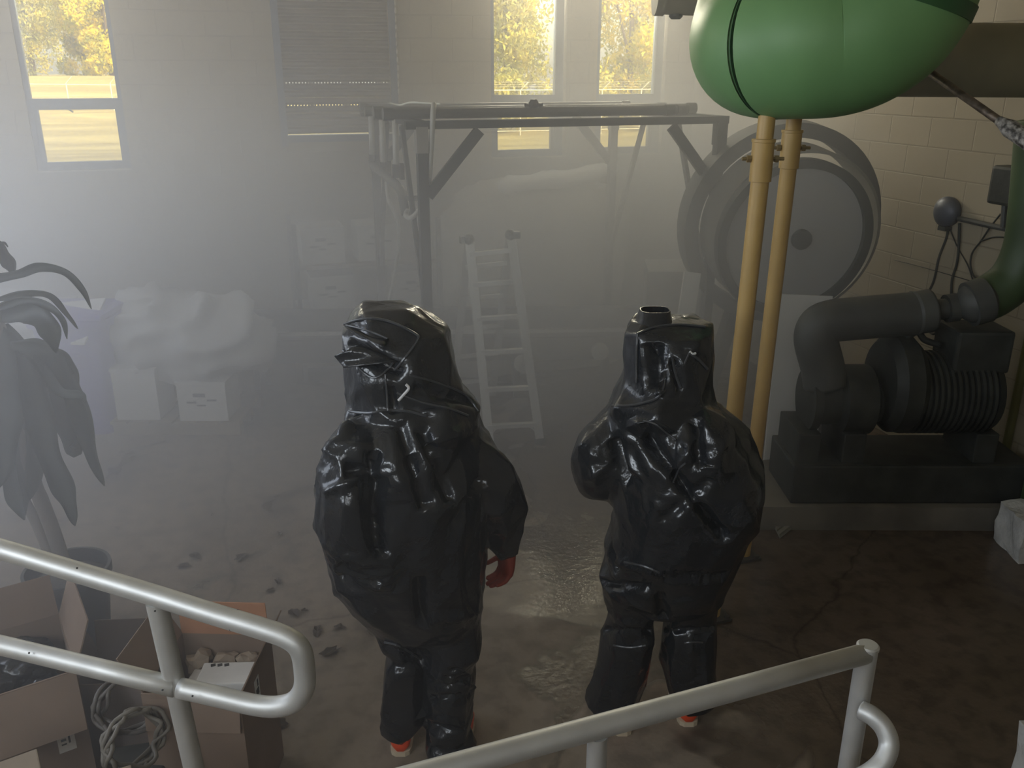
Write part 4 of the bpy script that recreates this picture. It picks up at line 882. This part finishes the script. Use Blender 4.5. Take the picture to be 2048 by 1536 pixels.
bm = ring(c1-axh*.20, .585, .34, .02); obj('drum', bm, M_drum, RL, ang=40)
bm = NB(); lathe(bm, c2, [(.50, 0), (.50, .02)], 48, axh); obj('drum_face', bm, mat('drum_haze_grey', (.36, .36, .36), .7), RL)  # pale grey of the haze inside the reel, put into the disc's colour
bm = NB(); lathe(bm, c1-axh*.45, [(.07, 0), (.07, .45)], 18, axh); obj('hub', bm, M_hoop, RL)
for s in (-1, 1):
    b_ = HC_+Rv*s*.50; bm = NB(); bar(bm, (b_.x, b_.y, 0), c1+Rv*s*.1+axh*.06, .09, .09); obj('stand_leg', bm, M_hoop, RL)
# ================================================================ cardboard boxes in the left foreground
M_card = mat('cardboard', (.215, .155, .115), .85, var=.07, vscale=5, bump=.06, bscale=60)
M_card_lit = mat('cardboard_orange_lit', (.40, .20, .11), .85, var=.07, vscale=5)  # orange light on the tall box's back flap, put into its colour
M_edge = mat('cardboard_edge', (.40, .34, .27), .9)
M_paper = mat('white_label', (.62, .61, .57), .7); M_ink = mat('print_black', (.03, .03, .03), .7)
M_bag = mat('black_plastic_bag', (.012, .014, .016), .25, bump=.8, bscale=14)
def open_box(c, w_, d, h, rz, lab, flaps, name='cardboard_box', m=None, th=.006):
    """flaps: dict side -> (angle from vertical outwards deg, length)"""
    m = m or M_card; t = thing(name, lab, 'box', (c.x, c.y, c.z if c.z > 0 else 0), rz)
    bm = NB(); z0 = 0
    box(bm, (0, 0, th/2+.001), (w_, d, th))
    for s in (-1, 1):
        box(bm, (s*(w_/2-th/2), 0, h/2), (th, d, h)); box(bm, (0, s*(d/2-th/2), h/2), (w_-2*th, th, h))
    obj('carton_body', bm, m, t, world=False)
    for side, (ang, ln) in flaps.items():
        a = math.radians(ang); s = 1 if side in ('right', 'back') else -1; bm = NB()
        if side in ('left', 'right'):
            o_ = Vector((s*(w_/2-th/2), 0, h)); dr = Vector((s*math.sin(a), 0, math.cos(a))); e = Vector((0, 1, 0)); half = d/2-.004
        else:
            o_ = Vector((0, s*(d/2-th/2), h)); dr = Vector((0, s*math.sin(a), math.cos(a))); e = Vector((1, 0, 0)); half = w_/2-.004
        P = [o_-e*half, o_+e*half, o_+dr*ln+e*half*.985, o_+dr*ln-e*half*.985]; nn = e.cross(dr).normalized()*th*.8
        prism(bm, P, nn); obj('flap', bm, M_card_lit if (m is M_card and side == 'back' and w_ < .4) else m, t, world=False)
    return t
def sticker(t, c, w_, h_, n_axis='y', lines=((.2, .7, .3, .16), (.2, .45, .3, .1), (.62, .5, .12, .5))):
    """printed label on the -y face (local coords of the box); c = (x, z), y given by c[1]"""
    bm = NB(); box(bm, c, (w_, .0012, h_)); l = obj('printed_label', bm, M_paper, t, world=False)
    bm = NB()
    for (u, v, a, b_) in lines: box(bm, (c[0]-w_/2+w_*(u+a/2), c[1]-.0009, c[2]-h_/2+h_*(v+b_/2)), (w_*a, .0006, h_*b_))
    obj('label_print', bm, M_ink, l, world=False)
b2 = at_z(418, 1325, .60); B2 = open_box(Vector((b2.x, b2.y, 0)), .36, .37, .60, -YAW-.04, 'tall open cardboard box holding white packets, behind the left handrail loop', {'back': (-2, .15), 'right': (25, .13), 'left': (28, .16), 'front': (172, .15)})
bm = NB(); box(bm, (.1815, -.02, .50), (.0012, .05, .10)); l = obj('printed_label', bm, M_paper, B2, world=False)
bm = NB(); box(bm, (.1823, -.02, .49), (.0006, .03, .03)); box(bm, (.1823, -.012, .525), (.0006, .012, .03)); obj('label_print', bm, M_ink, l, world=False)
Mz2 = Matrix.Translation(B2.location) @ Matrix.Rotation(B2.rotation_euler.z, 4, 'Z')
def inbox(M4, x, y, z): return M4 @ Vector((x, y, z))
# packets inside
M_packet = mat('white_packet', (.58, .57, .54), .6, var=.06, vscale=8); M_brown = mat('kraft_bundle', (.30, .24, .18), .85, bump=.5, bscale=20)
for i, (x, y, z, sx_, sy_, sz, rz, lab) in enumerate(((.05, .02, .50, .20, .13, .04, .08, 'flat white packet with dark print on top in the tall open box'), (.02, -.01, .45, .26, .20, .045, -.05, 'wide white packet under the top one in the tall open box'), (-.12, -.12, .46, .07, .09, .03, .5, 'small tilted white packet at the left in the tall open box'))):
    p = inbox(Mz2, x, y, z); t = thing('packet', lab, 'packet', tuple(p), B2.rotation_euler.z+rz, 'packets in the tall open box')
    bm = NB(); box(bm, (0, 0, sz/2), (sx_, sy_, sz), 0, .006); obj('wrapper', bm, M_packet, t, world=False)
    bm = NB()
    for k in range(3): box(bm, (-sx_*.3+k*sx_*.13, sy_*.36, sz+.0006), (sx_*.09, sy_*.13, .0008), .3)
    obj('printed_text', bm, M_ink, t, world=False)
p = inbox(Mz2, .01, -.02, .008); t = single('carton_filling', box(NB(), (p.x, p.y, .226), (.30, .30, .436), B2.rotation_euler.z), M_brown, 'stack of brown packed cartons filling the tall open box below the packets', 'carton')
def crumpled(bm, c, r_, sq, seed, sub=3):
    res = bmesh.ops.create_icosphere(bm, subdivisions=sub, radius=1)
    for v in res['verts']:
        d = v.co.copy(); k = 1+.38*noise.noise(d*2.2+Vector((seed, 0, 0)))+(.5*noise.noise(d*3.7+Vector((seed, 9, 0))) if sub == 2 else 0)+.16*(1-abs(noise.noise(d*4+Vector((0, seed, 0))))*3)
        v.co = Vector(c)+Vector((d.x*r_*sq[0], d.y*r_*sq[1], d.z*r_*sq[2]))*k
for i, (x, y, z, r_, lab) in enumerate(((-.10, .135, .50, .045, 'crumpled brown paper wad at the left back of the tall open box'), (.0, .14, .50, .042, 'crumpled brown paper wad in the middle of the tall open box'), (.09, .14, .50, .04, 'crumpled brown paper wad at the right back of the tall open box'))):
    p = inbox(Mz2, x, y, z); bm = NB(); crumpled(bm, p, r_, (1.1, .7, 1.0), i*3.3, 2); single('paper_wad', bm, M_brown, lab, 'paper', 'paper wads in the tall open box')
# large box at left edge
b1 = at_z(-28, 1330, .60); B1 = open_box(Vector((b1.x, b1.y, 0)), .56, .44, .60, .27, 'large open cardboard box holding black plastic bags at the left edge', {'back': (12, .17), 'right': (20, .20), 'front': (150, .22)})
Mz1 = Matrix.Translation(B1.location) @ Matrix.Rotation(.27, 4, 'Z')
sticker(B1, (.20, -.2215, .30), .06, .07); 
bm = NB(); box(bm, (.21, -.24, .395), (.055, .0012, .03)); obj('torn_label', bm, M_paper, B1, world=False)
for i, (x, y, z, r_, lab) in enumerate(((.10, .08, .50, .14, 'shiny black plastic bag at the back right inside the large open box'), (-.06, -.05, .49, .15, 'shiny black plastic bag at the front inside the large open box'), (.14, -.10, .46, .10, 'small black plastic bag in the front right corner of the large open box'))):
    p = inbox(Mz1, x, y, z); bm = NB(); crumpled(bm, p, r_, (1, .8, .6), i*5.1+1, 4); single('plastic_bag', bm, M_bag, lab, 'bag', 'black bags in the large open box', smooth=True)
p = inbox(Mz1, 0, 0, 0); single('packing_block', box(NB(), (p.x, p.y, .20), (.50, .38, .38), .27), M_brown, 'brown packing filling the bottom of the large open box', 'packing')
# grey side carton behind the post, small cartons at the bottom edge
c = at_z(236, 1330, .42); open_box(Vector((c.x, c.y, 0)), .26, .24, .42, -.25, 'grey-brown open carton between the two big cardboard boxes', {'back': (8, .13), 'left': (20, .1), 'right': (-12, .12)}, m=mat('grey_card', (.22, .18, .16), .9, var=.08))
M_card3 = mat('pale_cardboard', (.27, .22, .165), .85, var=.08, vscale=6)
def closed_box(c, w_, d, h, rz, lab, m=None, name='cardboard_box', tape=True):
    m = m or M_card3; t = thing(name, lab, 'box', tuple(c), rz)
    bm = NB(); box(bm, (0, 0, h/2), (w_, d, h), 0, .004); obj('carton_body', bm, m, t, world=False)
    if tape: bm = NB(); box(bm, (0, 0, h+.0005), (.05, d*.99, .001)); obj('tape', bm, M_packet, t, world=False)
    return t
q = at_t(20, 1530, 1.93); closed_box(Vector((q.x-.04, q.y-.08, 0)), .26, .22, q.z-.01, .27, 'pale cardboard box at the bottom left corner in front of the large open box', tape=False)
q = at_t(225, 1575, 2.12); closed_box(Vector((q.x, q.y, 0)), .11, .16, q.z, .1, 'small pale carton at the bottom edge below the coiled cables', tape=False)
# coiled cables between the boxes
M_cab = mat('grey_cable', (.10, .09, .08), .5); M_cab2 = mat('pale_cable', (.16, .145, .12), .5)
def coil(c, r0, r_, turns, lab, m, tilt, seed):
    rnd = random.Random(seed); pts = []
    ax = Vector(tilt).normalized(); x, y = frame(ax)
    for k in range(turns*14):
        a = 2*PI*k/14; rr = r0*(1+.12*rnd.uniform(-1, 1)+.10*math.sin(k*.31)); pts.append(c+x*math.cos(a)*rr*1.25+y*math.sin(a)*rr+ax*(rnd.uniform(-.03, .03)+.008*math.sin(k*.5)))
    return single('cable_coil', tube(NB(), smooth_pts(pts, 3), r_, 8), m, lab, 'cable', smooth=True)
coil(at_t(268, 1400, 2.62), .10, .008, 5, 'dark cable coil hanging between the cardboard boxes', M_cab, (.5, -.7, .4), 3)
coil(at_t(270, 1480, 2.45), .09, .008, 5, 'pale hose coil lying lowest between the cardboard boxes', M_cab2, (.7, -.6, .3), 4)
q = at_t(255, 1440, 2.6); bm = NB(); box(bm, (q.x, q.y, .14), (.22, .2, .28), -.1, .01); single('tool_crate', bm, M_mach, 'dark crate under the coiled cables between the boxes', 'crate')
# ================================================================ potted plant
M_pot = mat('black_pot', (.03, .033, .036), .55); M_leaf = mat('dusty_leaf', (.045, .055, .045), .5, var=.2, vscale=6); M_soil = mat('potting_soil', (.08, .07, .06), .95, bump=.8, bscale=30); M_trunk = mat('cane_trunk', (.16, .14, .12), .8, bump=.3)
pc = at_z(133, 1135, .43); PX = Vector((pc.x, pc.y, 0)); tpl = PX.dot(Fh)
PL = thing('potted_plant', 'tall potted plant with long drooping strap leaves at the left edge', 'plant', tuple(PX))
bm = NB(); lathe(bm, PX, [(0, 0), (.14, 0), (.185, .38), (.20, .385), (.20, .43), (.185, .43), (.18, .36), (0, .36)], 36); obj('pot', bm, M_pot, PL, ang=45)
bm = NB(); lathe(bm, PX+Vector((0, 0, .361)), [(.179, 0), (.12, .02), (0, .03)], 24); obj('soil', bm, M_soil, PL, smooth=True)
obj('stem', tube(NB(), smooth_pts([PX+Vector((0, 0, .36)), at_t(105, 1060, tpl), at_t(75, 980, tpl), at_t(40, 860, tpl), at_t(10, 700, tpl), at_t(-20, 600, tpl), at_t(-40, 520, tpl)], 6), [.035]*12+[.03]*25, 12), M_trunk, PL, smooth=True)
obj('stem', tube(NB(), smooth_pts([PX+Vector((-.05, .03, .36)), at_t(70, 1040, tpl+.1), at_t(20, 950, tpl+.12), at_t(-30, 820, tpl+.1)], 6), .025, 12), M_trunk, PL, smooth=True)
def strap(pts, w_, t0_, t1_, twist=0, seed=0):
    P = smooth_pts([at_t(x, y, t0_+(t1_-t0_)*i/(len(pts)-1)) for i, (x, y) in enumerate(pts)], 7); n = len(P); bm = NB(); rows = []
    for i, p in enumerate(P):
        u = i/(n-1); d = (P[min(i+1, n-1)]-P[max(i-1, 0)]).normalized(); view = (CAM-p).normalized(); s = d.cross(view).normalized()
        s = (s+view*math.sin(u*4+seed)*twist).normalized(); nn = s.cross(d).normalized()
        ww = w_/FPX*t0_*.52*(min(1, u*5+.35))*(1-u**3.5)**.8*(1+.12*math.sin(u*17+seed*2))+.0015
        rows.append([p-s*ww+nn*ww*.25, p-s*ww*.5+nn*ww*.06, p-nn*ww*.1, p+s*ww*.5+nn*ww*.06, p+s*ww+nn*ww*.25])
    V = [[bm.verts.new(q) for q in r_] for r_ in rows]
    for A, B in zip(V, V[1:]):
        for k in range(4): bm.faces.new((A[k], A[k+1], B[k+1], B[k]))
    r_ = bmesh.ops.solidify(bm, geom=bm.faces[:], thickness=.0015)
    obj('leaf', bm, M_leaf, PL, smooth=True)
LV = [([(-30, 560), (0, 556), (40, 548), (80, 535), (130, 545), (165, 580), (183, 618)], 17), ([(-60, 480), (-20, 490), (5, 512), (20, 530), (28, 552)], 30), ([(-20, 603), (50, 588), (100, 592), (135, 630), (156, 658)], 12), ([(-20, 622), (45, 600), (95, 612), (125, 640), (134, 678)], 14),
      ([(-20, 630), (50, 622), (85, 640), (103, 672), (112, 706)], 46), ([(20, 690), (80, 700), (125, 750), (150, 800), (168, 860), (185, 920), (209, 972)], 42), ([(50, 700), (105, 706), (138, 730), (158, 768)], 26), ([(0, 650), (30, 740), (50, 850), (40, 960), (47, 1040)], 70),
      ([(40, 700), (70, 800), (95, 900), (125, 970), (140, 1010), (150, 1052)], 48), ([(-30, 640), (5, 760), (5, 880), (-5, 980)], 80), ([(60, 730), (110, 790), (135, 860), (150, 900), (165, 860)], 40), ([(-20, 500), (-5, 490), (8, 486), (16, 494)], 5),
      ([(10, 680), (60, 760), (80, 850), (70, 930), (60, 1000)], 55), ([(-10, 700), (60, 710), (115, 780), (160, 790), (172, 806)], 20), ([(-30, 900), (10, 930), (30, 1000), (50, 1040)], 34)]
for i, (pts, w_) in enumerate(LV): strap(pts, w_, tpl+.05*math.sin(i*2.1)-.02, tpl-.12+.22*math.sin(i*1.3), .25, i)
# fallen leaves on the floor
M_dead = mat('dead_leaf', (.13, .10, .075), .8, bump=.4)
DL = [(392, 1113, .055, 'dry brown leaf on the floor, left one of the two large ones'), (482, 1116, .06, 'broad dry leaf lying right of its neighbour in the middle of the left floor'), (368, 1133, .05, 'narrow dry leaf nearest the left rail on the open floor'), (425, 1030, .03, None), (236, 1057, .025, None), (560, 1068, .032, None), (556, 1164, .035, None), (586, 1226, .055, 'dry leaf lying beside the top right corner of the tall open box'),
      (634, 1264, .05, 'curled dry leaf just above the handrail loop bend'), (681, 1256, .04, None), (661, 1305, .06, 'broad flat dry leaf right of the handrail loop'), (558, 1449, .05, 'dark round dry leaf below the handrail loop'), (541, 1282, .03, None), (545, 1392, .035, None), (541, 1182, .03, None), (610, 1222, .028, None), (540, 1516, .03, None)]
for i, (x, y, s, lab) in enumerate(DL):
    p = at_z(x, y, .004); rnd = random.Random(i); bm = NB(); n = 12; V = []
    ang = rnd.random()*6.28
    c0 = bm.verts.new(p+Vector((0, 0, .006)))
    for k in range(n):
        a = 2*PI*k/n; rr = s*.72*(1+.35*rnd.uniform(-1, 1))*(1 if k % 2 else .8); lx, ly = math.cos(a)*rr*1.3, math.sin(a)*rr*.75
        V.append(bm.verts.new(p+Vector((lx*math.cos(ang)-ly*math.sin(ang), lx*math.sin(ang)+ly*math.cos(ang), abs(ly)*.35+rnd.random()*.006))))
    for k in range(n): bm.faces.new((c0, V[k], V[(k+1) % n]))
    bmesh.ops.solidify(bm, geom=bm.faces[:], thickness=.0015)
    single('dry_leaf', bm, M_dead, lab or 'small dark fleck of dry leaf on the concrete floor left of the people', 'leaf', 'dry leaves on the floor')
# ================================================================ things deep in the haze
M_wrap = mat('plastic_sheeting', (.50, .50, .50), .35, bump=.4, bscale=8); M_wbox = mat('white_carton', (.62, .61, .58), .7, var=.04)
M_bin = mat('violet_bin', (.12, .09, .48), .5); M_wood = mat('pallet_wood', (.30, .25, .18), .8, var=.15, bump=.2); M_print = mat('print_grey', (.10, .10, .11), .7)
def draped(rows, name, lab, m, seed, amp=.035, cat='bundle'):
    """rows: list of rings of world points -> lumpy closed sheet form"""
    bm = NB(); R2 = []
    for i in range(len(rows)-1):
        for k in range(4):
            f = k/4; A_, B_ = rows[i], rows[i+1]; R2.append((A_[0].lerp(B_[0], f), A_[1].lerp(B_[1], f), A_[2].lerp(B_[2], f), A_[3]*(1-f)+B_[3]*f))
    R2.append(rows[-1]); loft_rings(bm, R2, 72)
    me_v = bm.verts; bm.normal_update()
    for v in me_v:
        p = v.co*3.1+Vector((seed, 0, 0)); r_ = 1-abs(noise.noise(Vector((p.x, p.y, p.z*1.8))))*2.4
        v.co += v.normal*(amp*.6*noise.noise(p*.6)+amp*max(0, r_)**2)
        v.co.z = max(.002, v.co.z)
    o = single(name, bm, m, lab, cat, smooth=True); return o
def ringz(px, py, t, hw, hd, e=3.2): return (at_t(px, py, t), Rv*hw, Fh*hd, e)
def rows_from(lst): return [ringz(*l) for l in lst]
c = lambda x, y, t: at_t(x, y, t)
# wrapped load on a pallet
pz = at_z(385, 838, 0); PT = thing('pallet', 'wooden pallet under the plastic-wrapped load at the left', 'pallet', tuple(pz), -YAW)
for y_ in (-.3, 0, .3):
    bm = NB(); box(bm, (0, y_, .05), (1.0, .08, .10)); obj('bearer', bm, M_wood, PT, world=False)
for k in range(6):
    bm = NB(); box(bm, (-.44+k*.176, 0, .111), (.13, .74, .02)); obj('deck_board', bm, M_wood, PT, world=False)
def at_pallet(x, y, z): return pz+Rv*(x+.05)+Fh*y+Vector((0, 0, z))
def carton(p, w_, d, h, rz, lab, marks=True, m=None):
    t = thing('carton', lab, 'box', tuple(p), rz); bm = NB(); box(bm, (0, 0, h/2), (w_, d, h), 0, .005); obj('carton_body', bm, m or M_wbox, t, world=False)
    bm = NB(); box(bm, (0, 0, h+.012), (w_+.012, d+.012, .025), 0, .004); obj('lid', bm, m or M_wbox, t, world=False)
    if marks:
        bm = NB(); box(bm, (-w_*.05, -d/2-.001, h*.72), (w_*.25, .002, h*.10)); box(bm, (w_*.2, -d/2-.001, h*.58), (w_*.2, .002, h*.05)); box(bm, (-w_*.22, -d/2-.001, h*.52), (w_*.2, .002, h*.05)); box(bm, (-w_*.02, -d/2-.001, h*.44), (w_*.18, .002, h*.04)); obj('printed_mark', bm, M_print, t, world=False)
    return t
carton(at_pallet(.18, -.18, .122), .38, .34, .30, -YAW, 'white carton with dark printing on the pallet under the plastic sheet')
carton(at_pallet(-.34, -.16, .122), .34, .34, .40, -YAW, 'plain pale carton on the left half of the pallet', False)
draped([(at_pallet(.02, .05, .46), Rv*.52, Fh*.30, 3), (at_pallet(.02, .05, .62), Rv*.58, Fh*.34, 3), (at_pallet(.0, .06, .80), Rv*.54, Fh*.34, 2.8), (at_pallet(-.04, .08, .93), Rv*.46, Fh*.28, 2.5), (at_pallet(-.12, .1, 1.0), Rv*.36, Fh*.22, 2.4), (at_pallet(-.15, .1, 1.03), Rv*.12, Fh*.08, 2.2)], 'wrapped_load', 'lumpy pale plastic-sheeted load on the pallet at the left', M_wrap, 2.2, .11)
# violet bin
p = at_z(196, 850, 0); bm = NB(); w0, w1, h_ = .20, .29, .95; rr = [(p, Rv*w0, Fh*w0, 5), (p+Vector((0, 0, h_*.93)), Rv*w1, Fh*w1*.9, 5), (p+Vector((0, 0, h_*.935)), Rv*(w1+.03), Fh*(w1*.9+.03), 5), (p+Vector((0, 0, h_)), Rv*(w1+.035), Fh*(w1*.9+.035), 5)]
loft_rings(bm, rr, 40); BN = thing('storage_bin', 'violet-blue plastic bin left of the wrapped pallet load', 'bin', tuple(p)); obj('bin_body', bm, M_bin, BN, ang=40)
bm = NB(); box(bm, p+Vector((0, 0, h_+.02)), (.60, .56, .04), -YAW, .015); obj('lid', bm, M_bin, BN); bm = NB(); box(bm, p-Fh*.29+Vector((0, 0, h_*.72)), (.2, .03, .03), -YAW, .01); obj('handle', bm, M_bin, BN)
# pale table with sheets behind the plant
p = at_z(60, 800, 0); TB = thing('work_table', 'pale table piled with sheets behind the potted plant', 'table', tuple(p), -YAW)
bm = NB(); box(bm, (0, 0, .74), (1.15, .6, .04), 0, .006); obj('table_top', bm, M_wbox, TB, world=False)
for sx_ in (-.52, .52):
    for sy_ in (-.25, .25): bm = NB(); box(bm, (sx_, sy_, .36), (.05, .05, .72)); obj('leg', bm, M_wood, TB, world=False)
TM = Matrix.Translation(p) @ Matrix.Rotation(-YAW, 4, 'Z')
for i, (x, y, z, w_, d, h, rx, lab) in enumerate(((-.2, 0, .762, .5, .45, .16, 0, 'flat pale carton on the table at the left'), (.32, -.02, .762, .34, .4, .10, 0, 'low pale carton at the right end of the table'))):
    q = TM @ Vector((x, y, z)); carton(q, w_, d, h, -YAW+.1*i, lab, False)
bm = NB(); a_, b_, c_, d_ = at_t(55, 690, 6.45), at_t(170, 690, 6.3), at_t(212, 600, 6.55), at_t(110, 612, 6.7)
prism(bm, [a_, b_, c_, d_], Vector((0, 0, .02))); single('tilted_board', bm, M_wbox, 'tilted white board leaning beside the violet bin', 'board')
# racking with file cartons against the back wall
RK = thing('storage_rack', 'dim steel shelf rack against the back wall left of the frame', 'shelf', (1.35, 8.15, 0))
rx0, rx1, ry0, ry1 = .55, 1.84, 7.85, 8.45
for x in (rx0, rx1):
    for y in (ry0, ry1): obj('upright', bar(NB(), (x, y, 0), (x, y, 1.45), .04), M_mach2, RK)
for z in (.15, .62, 1.06):
    bm = NB(); box(bm, ((rx0+rx1)/2, (ry0+ry1)/2, z), (rx1-rx0, ry1-ry0, .035)); obj('shelf_board', bm, M_wood, RK)
for (x, z, lab) in ((.80, 1.078, 'white file carton on the top shelf, leftmost'), (.86, .638, 'white file carton on the middle shelf, below the leftmost top one'), (1.60, .638, 'white file carton on the middle shelf, right behind the frame leg'), (1.30, 1.078, 'white file carton in the centre of the top shelf')):
    carton(Vector((x, 8.12, z)), .38, .40, .30, 0, lab)
bm = NB(); box(bm, (1.60, 7.82, .60), (.42, .03, .05)); single('price_rail', bm, M_wbox, 'short pale strip fixed to the middle shelf edge', 'strip')
# tarp-covered stack under the middle window
draped([(Vector((2.75, 7.9, 0)), Vector((.85, 0, 0)), Vector((0, .45, 0)), 5), (Vector((2.75, 7.9, .9)), Vector((.87, 0, 0)), Vector((0, .46, 0)), 4.5), (Vector((2.74, 7.9, 1.25)), Vector((.86, 0, 0)), Vector((0, .46, 0)), 4), (Vector((2.78, 7.9, 1.45)), Vector((.82, 0, 0)), Vector((0, .44, 0)), 4), (Vector((2.86, 7.92, 1.66)), Vector((.68, 0, 0)), Vector((0, .36, 0)), 3.2), (Vector((2.88, 7.95, 1.72)), Vector((.5, 0, 0)), Vector((0, .2, 0)), 2.6)], 'covered_stack', 'tall stack under a pale draped sheet beneath the middle window', mat('pale_tarp', (.52, .49, .43), .7, bump=.3, bscale=6), 6.1, .05)
draped([(Vector((2.35, 7.62, 1.74)), Vector((0, .05, 0)), Vector((0, 0, .04)), 2.2), (Vector((2.45, 7.62, 1.75)), Vector((0, .12, 0)), Vector((0, 0, .06)), 2.2), (Vector((2.9, 7.65, 1.77)), Vector((0, .14, 0)), Vector((0, 0, .075)), 2.2), (Vector((3.4, 7.7, 1.82)), Vector((0, .12, 0)), Vector((0, 0, .06)), 2.2), (Vector((3.55, 7.72, 1.84)), Vector((0, .04, 0)), Vector((0, 0, .02)), 2.2)], 'rolled_sheet', 'white rolled plastic sheet lying on top of the covered stack', mat('white_plastic', (.8, .8, .82), .4, bump=.3, bscale=12), 9.1, .03, 'sheet')
q = at_t(1213, 385, 8.3); carton(Vector((q.x, q.y+.1, 1.36)), .16, .16, .32, 0, 'small white box on the post right of the covered stack', False)
bm = NB(); box(bm, (q.x, q.y+.1, .68), (.22, .22, 1.36), 0, .01); single('pedestal_cabinet', bm, M_mach2, 'narrow grey cabinet carrying the small white box', 'cabinet')
# long low conveyor bed with round rollers
a_, b_ = at_t(470, 700, 7.0), at_t(1330, 618, 7.2); 
CV = thing('conveyor', 'long low conveyor bed with pale edge rail crossing the haze behind the ladder', 'conveyor', tuple(Vector(((a_.x+b_.x)/2, (a_.y+b_.y)/2, 0))))
zc1 = .62
A = Vector((a_.x, a_.y+.15, zc1-.02)); B = Vector((b_.x, b_.y+.05, zc1)); dv = (B-A).normalized(); sd = Vector((dv.y, -dv.x, 0))
obj('edge_rail', bar(NB(), A, B, .03, .03), M_alu, CV)
obj('bed', bar(NB(), A-sd*.25-Vector((0, 0, .09)), B-sd*.25-Vector((0, 0, .09)), .10, .46, Vector((0, 0, 1))), M_mach, CV)
obj('side_panel', bar(NB(), A-Vector((0, 0, .16)), B-Vector((0, 0, .16)), .20, .02, sd), M_mach, CV)
for f in (.04, .35, .66, .96):
    for s in (.05, .43): q = A.lerp(B, f)-sd*s; obj('leg', bar(NB(), (q.x, q.y, 0), (q.x, q.y, zc1-.1), .05), M_mach2, CV)
for px, py in ((1045, 726), (1199, 702)):
    dpt = A.lerp(B, (px-470)/860)+sd*.03; q = at_t(px, py, (dpt.dot(Fh))-.03); bm = NB(); lathe(bm, q, [(.075, 0), (.075, .03), (.05, .045), (.02, .045), (.02, .02), (0, .02)], 26, sd); obj('hand_wheel', bm, M_wbox, CV, 'pale round wheel', ang=40)
single('floor_carton', (lambda bm: (box(bm, at_t(1350, 590, 7.1)*1.0, (.5, .5, .5), -.4, .01), bm)[1])(NB()), M_mach2, 'grey crate deep in the haze left of the yellow poles', 'crate')
for i, (x0, y0, x1, y1, t, m, lab) in enumerate(((1385, 545, 1335, 830, 6.0, M_wbox, 'pale board leaning in the haze just left of the yellow poles'), (1612, 590, 1602, 715, 5.65, M_wbox, 'square pale panel standing behind the header pipe'))):
    a_ = at_t(x0, y0, t+.2); b_ = at_t(x1, y1, t); b_.z = max(b_.z, .02)
    bm = NB(); bar(bm, (b_.x, b_.y, .01), a_, (.12, .36)[i], .03, Fh.copy()); single('leaning_board', bm, m, lab, 'board')
